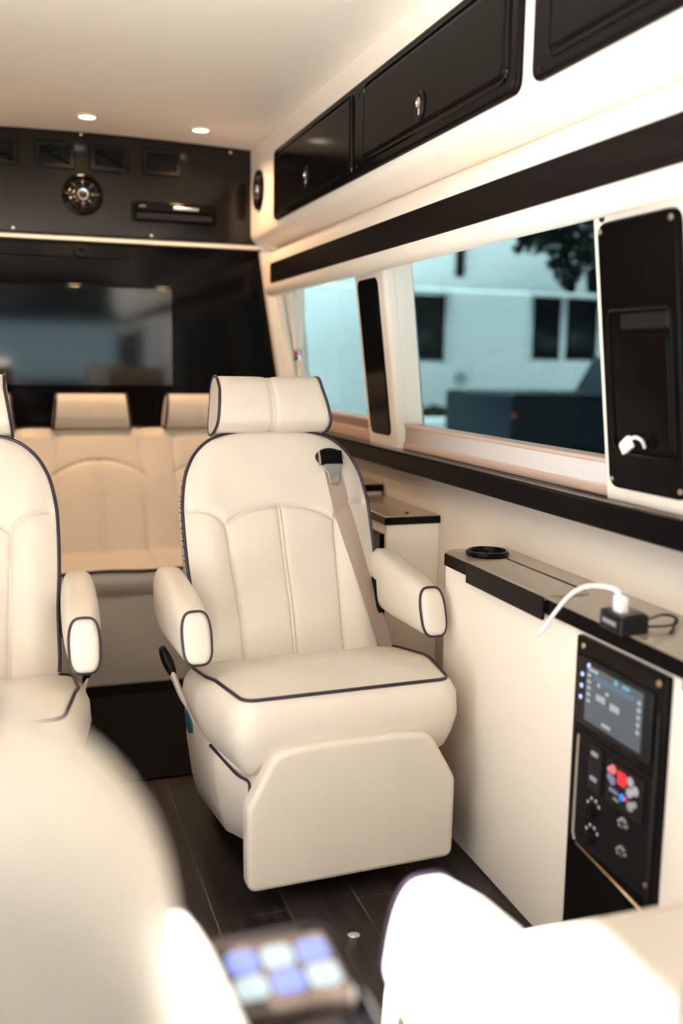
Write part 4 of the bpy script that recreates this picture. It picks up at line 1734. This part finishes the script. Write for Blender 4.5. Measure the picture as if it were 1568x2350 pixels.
for cx_ in (-0.155, 0.280, 0.708):
    bm = bmesh.new()
    W2 = 0.150
    stn = []
    for xu in [-1, -0.985, -0.95, -0.9] + [-0.9 + 1.8 * k / 40 for k in range(1, 40)] + [0.9, 0.95, 0.985, 1]:
        e = 1 - 0.06 * max(0, (abs(xu) - 0.9) / 0.1) ** 2
        g = 0
        dd = min(abs(xu * W2 + 0.006), abs(xu * W2 - 0.006))
        g = 0.003 * exp(-(dd / 0.004) ** 2)
        stn.append([Vector((cx_ + xu * W2 * (1 - 0.10 * s_ / 0.13), 3.955 - (n_ * e - (g if n_ > 0 else 0)), 0.886 + 0.064 + (s_ - 0.064) * e)) for n_, s_ in prof])
    rings(bm, stn)
    h = t.part('headrest', bm, LEATHER, angle=60)
    for sgn in (-1, 1):
        bm = bmesh.new()
        tube(bm, [Vector((cx_ + sgn * W2 * 0.985 * (1 - 0.10 * s_ / 0.13), 3.955 - n_, 0.886 + s_)) for n_, s_ in prof], 0.005, 8, closed=True)
        t.sub(h, 'piping', bm, PIPE, label='black piping')

# mat
bm = bmesh.new()
box(bm, -0.55, 0.96, 2.575, 3.40, 0.0, 0.006, 0.003)
tag(finish('floor_mat', bm, CARPET, None, (0.2, 2.98, 0.0)), 'black carpet mat on the plank floor before the rear bench', 'mat')

# ================================================================== FOREGROUND CONSOLE WITH KEYPAD
t = Thing('center_console', (0.228, 0.70, 0), 'glossy brown topped console with black border between the near seats', 'console')
t.part('body', bbox(0.180, 0.296, 0.42, 0.925, 0.0, 0.535, 0.006), GLOSS)
bm = bmesh.new()
plate(bm, rrect(0.170, 0.302, 0.41, 0.935, 0.022), '+z', 0.533, 0.016, 0.004)
tp = t.part('top', bm, TEAL if False else GLOSS, label='black border of the top')
bm = bmesh.new()
plate(bm, rrect(0.172, 0.266, 0.42, 0.930, 0.010), '+z', 0.549, 0.0012, 0.0006)
t.sub(tp, 'wood_inlay', bm, INLAY, label='glossy brown inlay')
t = Thing('button_keypad', (0.215, 0.84, 0.551), 'small keypad with six glowing blue and white buttons', 'keypad')
bm = bmesh.new()
plate(bm, rrect(0.171, 0.284, 0.775, 0.885, 0.012), '+z', 0.5505, 0.020, 0.006)
t.part('housing', bm, TRAYW)
bs = [(0, 1, BTN_B), (1, 1, BTN_W), (2, 1, BTN_B), (0, 0, BTN_W), (1, 0, BTN_B), (2, 0, BTN_W)]
for i, j, m_ in bs:
    x0, y0 = 0.1745 + 0.0355 * i, 0.793 + 0.040 * j
    bm = bmesh.new()
    plate(bm, rrect(x0, x0 + 0.031, y0, y0 + 0.032, 0.009), '+z', 0.5705, 0.004, 0.002)
    t.part('button', bm, m_, label='blue lit button' if m_ is BTN_B else 'white lit button')
c_ = on(812, 2146, 'z', 0.0)
bm = bmesh.new()
lathe(bm, [(0.013, 0), (0.013, 0.002), (0.009, 0.004), (0.002, 0.0042)], c_, (0, 0, 1), 20)
tag(finish('floor_anchor', bm, CHROME, None, c_), 'round silver anchor cap set in the plank floor', 'floor anchor')

# ================================================================== OUTSIDE THE WINDOWS
GZ = -0.62
structure(finish('ground', bbox(-40, 60, -40, 60, GZ - 0.1, GZ), CONCRETE))
YB = 16.0
t = Thing('office_building', (10, YB, GZ), 'white building with dark square windows seen through the tinted glass', 'building')
t.part('facade', bbox(2.0, 24, YB, YB + 6, GZ, 7.5), STUCCO)
bm = bmesh.new()
z0 = on(1100, 672, 'y', YB).z
box(bm, 2.0, 24, YB - 0.02, YB, z0 - 0.03, z0 + 0.05)
t.part('band', bm, STUCCO)


def fac_win(u0, u1, v0, v1, mull=None):
    a, b = on(u0, v0, 'y', YB), on(u1, v1, 'y', YB)
    bm = bmesh.new()
    box(bm, a.x, b.x, YB - 0.02, YB + 0.01, b.z, a.z)
    w = t.part('window', bm, DARKWIN)
    bm = bmesh.new()
    for (x0, x1, z0_, z1_) in ((a.x - .05, b.x + .05, a.z, a.z + .05), (a.x - .05, b.x + .05, b.z - .06, b.z), (a.x - .05, a.x, b.z, a.z), (b.x, b.x + .05, b.z, a.z)):
        box(bm, x0, x1, YB - 0.06, YB, z0_, z1_)
    if mull:
        m0 = on(mull, v0, 'y', YB).x
        box(bm, m0 - .05, m0 + .05, YB - 0.06, YB, b.z, a.z)
    t.sub(w, 'window_frame', bm, STUCCO)


fac_win(870, 1018, 672, 828)
fac_win(1222, 1366, 680, 827, 1294)
bm = bmesh.new()
a, b = on(1051, 568, 'y', YB - .1), on(1066, 636, 'y', YB - .1)
box(bm, a.x, b.x, YB - 0.12, YB, b.z, a.z + 0.6, 0.02)
t.part('downpipe', bm, SATIN)
bm = bmesh.new()
lathe(bm, [(0.12, 0), (0.12, 0.04), (0.05, 0.08)], on(1055, 873, 'y', YB), (0, -1, 0), 16)
t.part('wall_lamp', bm, mat('grey_fitting', (0.42, 0.43, 0.44), 0.6))

# pickup truck
YT = 10.0
t = Thing('pickup_truck', (6.0, YT, GZ), 'dark blue pickup truck parked outside the large window', 'truck')
xr, xc = on(1024, 903, 'y', YT + 1.8).x, on(1318, 906, 'y', YT + 1.8).x
zt = on(1150, 903, 'y', YT).z
bm = bmesh.new()
lp = round_poly([(xr, GZ + 0.55), (xr, zt - 0.02), (xr + 0.06, zt), (xc, zt - 0.01), (xc, GZ + 0.40), (xc - 0.35, GZ + 0.40)], [0.05, 0.08, 0.05, 0.01, 0.01, 0.05], 4)
plate(bm, lp, '-y', YT + 1.8, 1.8, 0.06)
t.part('cargo_bed', bm, TRUCK)
bm = bmesh.new()
ct = on(1372, 818, 'y', YT).z
lp = round_poly([(xc + 0.01, GZ + 0.40), (xc + 0.01, zt), (xc + 0.28, ct), (xc + 0.45, ct + 0.03), (xc + 2.2, ct + 0.03), (xc + 2.8, zt), (xc + 4.0, zt - 0.1), (xc + 4.1, GZ + 0.40)], [0.01, 0.05, 0.12, 0.05, 0.1, 0.1, 0.15, 0.05], 4)
plate(bm, lp, '-y', YT + 1.8, 1.8, 0.08)
cb = t.part('cab', bm, TRUCK)
bm = bmesh.new()
lp = round_poly([(xc + 0.32, zt + 0.02), (xc + 0.45, ct - 0.06), (xc + 2.1, ct - 0.06), (xc + 2.5, zt + 0.02)], 0.05, 3)
plate(bm, lp, '-y', YT + 0.02, 0.03, 0.005)
t.sub(cb, 'side_window', bm, DARKWIN)
for wx in (xr + 1.0, xc + 3.1):
    bm = bmesh.new()
    lathe(bm, [(0.38, -0.12), (0.40, -0.08), (0.40, 0.10), (0.36, 0.14), (0.22, 0.12), (0.20, 0.10)], (wx, YT + 0.02, GZ + 0.40), (0, -1, 0), 28)
    w = t.part('wheel', bm, RUBBER)
    bm = bmesh.new()
    lathe(bm, [(0.21, 0.10), (0.2, 0.125), (0.06, 0.13)], (wx, YT + 0.02, GZ + 0.40), (0, -1, 0), 20)
    t.sub(w, 'rim', bm, SATIN)
bm = bmesh.new()
box(bm, xr - 0.12, xr + 0.02, YT + 0.05, YT + 1.75, GZ + 0.45, GZ + 0.62, 0.03)
t.part('bumper', bm, STEEL)
bm = bmesh.new()
lathe(bm, [(0.03, 0), (0.03, 0.02)], (xr + 0.04, YT - 0.005, zt - 0.25), (0, -1, 0), 10)
t.part('tail_lamp', bm, mat('dark_red_lens', (0.10, 0.005, 0.005), 0.3))


def leaves(bm, c, rx, ry, rz, n, size, rnd):
    for _ in range(n):
        while True:
            p = Vector((rnd.uniform(-1, 1), rnd.uniform(-1, 1), rnd.uniform(-1, 1)))
            if p.length <= 1:
                break
        p = Vector((p.x * rx, p.y * ry, p.z * rz)) + c
        a = Vector((rnd.gauss(0, 1), rnd.gauss(0, 1), rnd.gauss(0, 1))).normalized()
        b = a.cross(Vector((rnd.gauss(0, 1), rnd.gauss(0, 1), rnd.gauss(0, 1)))).normalized()
        s = size * rnd.uniform(0.6, 1.3)
        nrm = a.cross(b)
        vs = [bm.verts.new(p + a * s), bm.verts.new(p + b * s * 0.45 + nrm * s * 0.1), bm.verts.new(p - a * s), bm.verts.new(p - b * s * 0.45 + nrm * s * 0.1)]
        bm.faces.new(vs)


rnd = random.Random(3)
YTR = 9.0
t = Thing('shade_tree', (on(1450, 500, 'y', YTR).x + 0.6, YTR, GZ), 'dark leafy tree hanging into the top of the large window', 'tree')
bm = bmesh.new()
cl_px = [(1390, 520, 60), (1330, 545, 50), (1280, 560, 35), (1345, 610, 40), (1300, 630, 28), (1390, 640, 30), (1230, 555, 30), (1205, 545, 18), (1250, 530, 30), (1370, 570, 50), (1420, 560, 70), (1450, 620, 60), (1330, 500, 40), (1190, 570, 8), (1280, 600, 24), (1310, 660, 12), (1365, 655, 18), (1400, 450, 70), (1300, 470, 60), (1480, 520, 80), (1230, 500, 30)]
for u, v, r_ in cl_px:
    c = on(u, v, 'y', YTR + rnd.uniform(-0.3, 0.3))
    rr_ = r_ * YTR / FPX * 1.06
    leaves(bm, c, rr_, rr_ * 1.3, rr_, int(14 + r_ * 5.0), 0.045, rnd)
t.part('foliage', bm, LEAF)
bm = bmesh.new()
tb = t.loc + Vector((0.6, 0.2, 0))
tube(bm, smooth_path([tb, tb + Vector((0.05, 0, 1.3)), tb + Vector((-0.1, 0, 2.6)), tb + Vector((-0.5, 0, 3.4))], 6), lambda k: 0.16 - 0.08 * k, 10)
for u, v in ((1280, 560), (1380, 640), (1330, 500), (1220, 550)):
    e = on(u, v, 'y', YTR)
    s = tb + Vector((-0.1, 0, 2.5))
    tube(bm, smooth_path([s, (s + e) / 2 + Vector((0, 0, 0.25)), e], 5), lambda k: 0.05 - 0.042 * k, 6)
t.part('trunk', bm, BARK)
for i, (u, v, y, w, lab) in enumerate(((998, 940, 15.3, 34, 'low olive shrub behind the pickup truck'), (785, 948, 15.2, 22, 'small green shrub seen through the rear window'))):
    c = on(u, v, 'y', y)
    t = Thing('shrub', (c.x, c.y, GZ), lab, 'shrub')
    r_ = w * y / FPX
    bm = bmesh.new()
    leaves(bm, c + Vector((0, 0, -0.08)), r_, r_, r_ * (0.62 if i == 0 else 0.35), 900, 0.05, rnd)
    t.part('foliage', bm, SHRUB)
    bm = bmesh.new()
    for k in range(5):
        a = k * 1.256
        tube(bm, [(c.x + 0.04 * cos(a), c.y + 0.04 * sin(a), GZ), (c.x + r_ * 0.6 * cos(a), c.y + r_ * 0.6 * sin(a), c.z)], 0.014, 6)
    t.part('stem', bm, BARK)
a = on(1000, 968, 'y', 14.3)
bm = bmesh.new()
box(bm, a.x - 2.2, a.x + 0.9, 14.2, 14.5, GZ, a.z + 0.05, 0.03)
tag(finish('planter_wall', bm, STUCCO, None, (a.x, 14.3, GZ)), 'low white wall below the olive shrub behind the truck', 'wall')
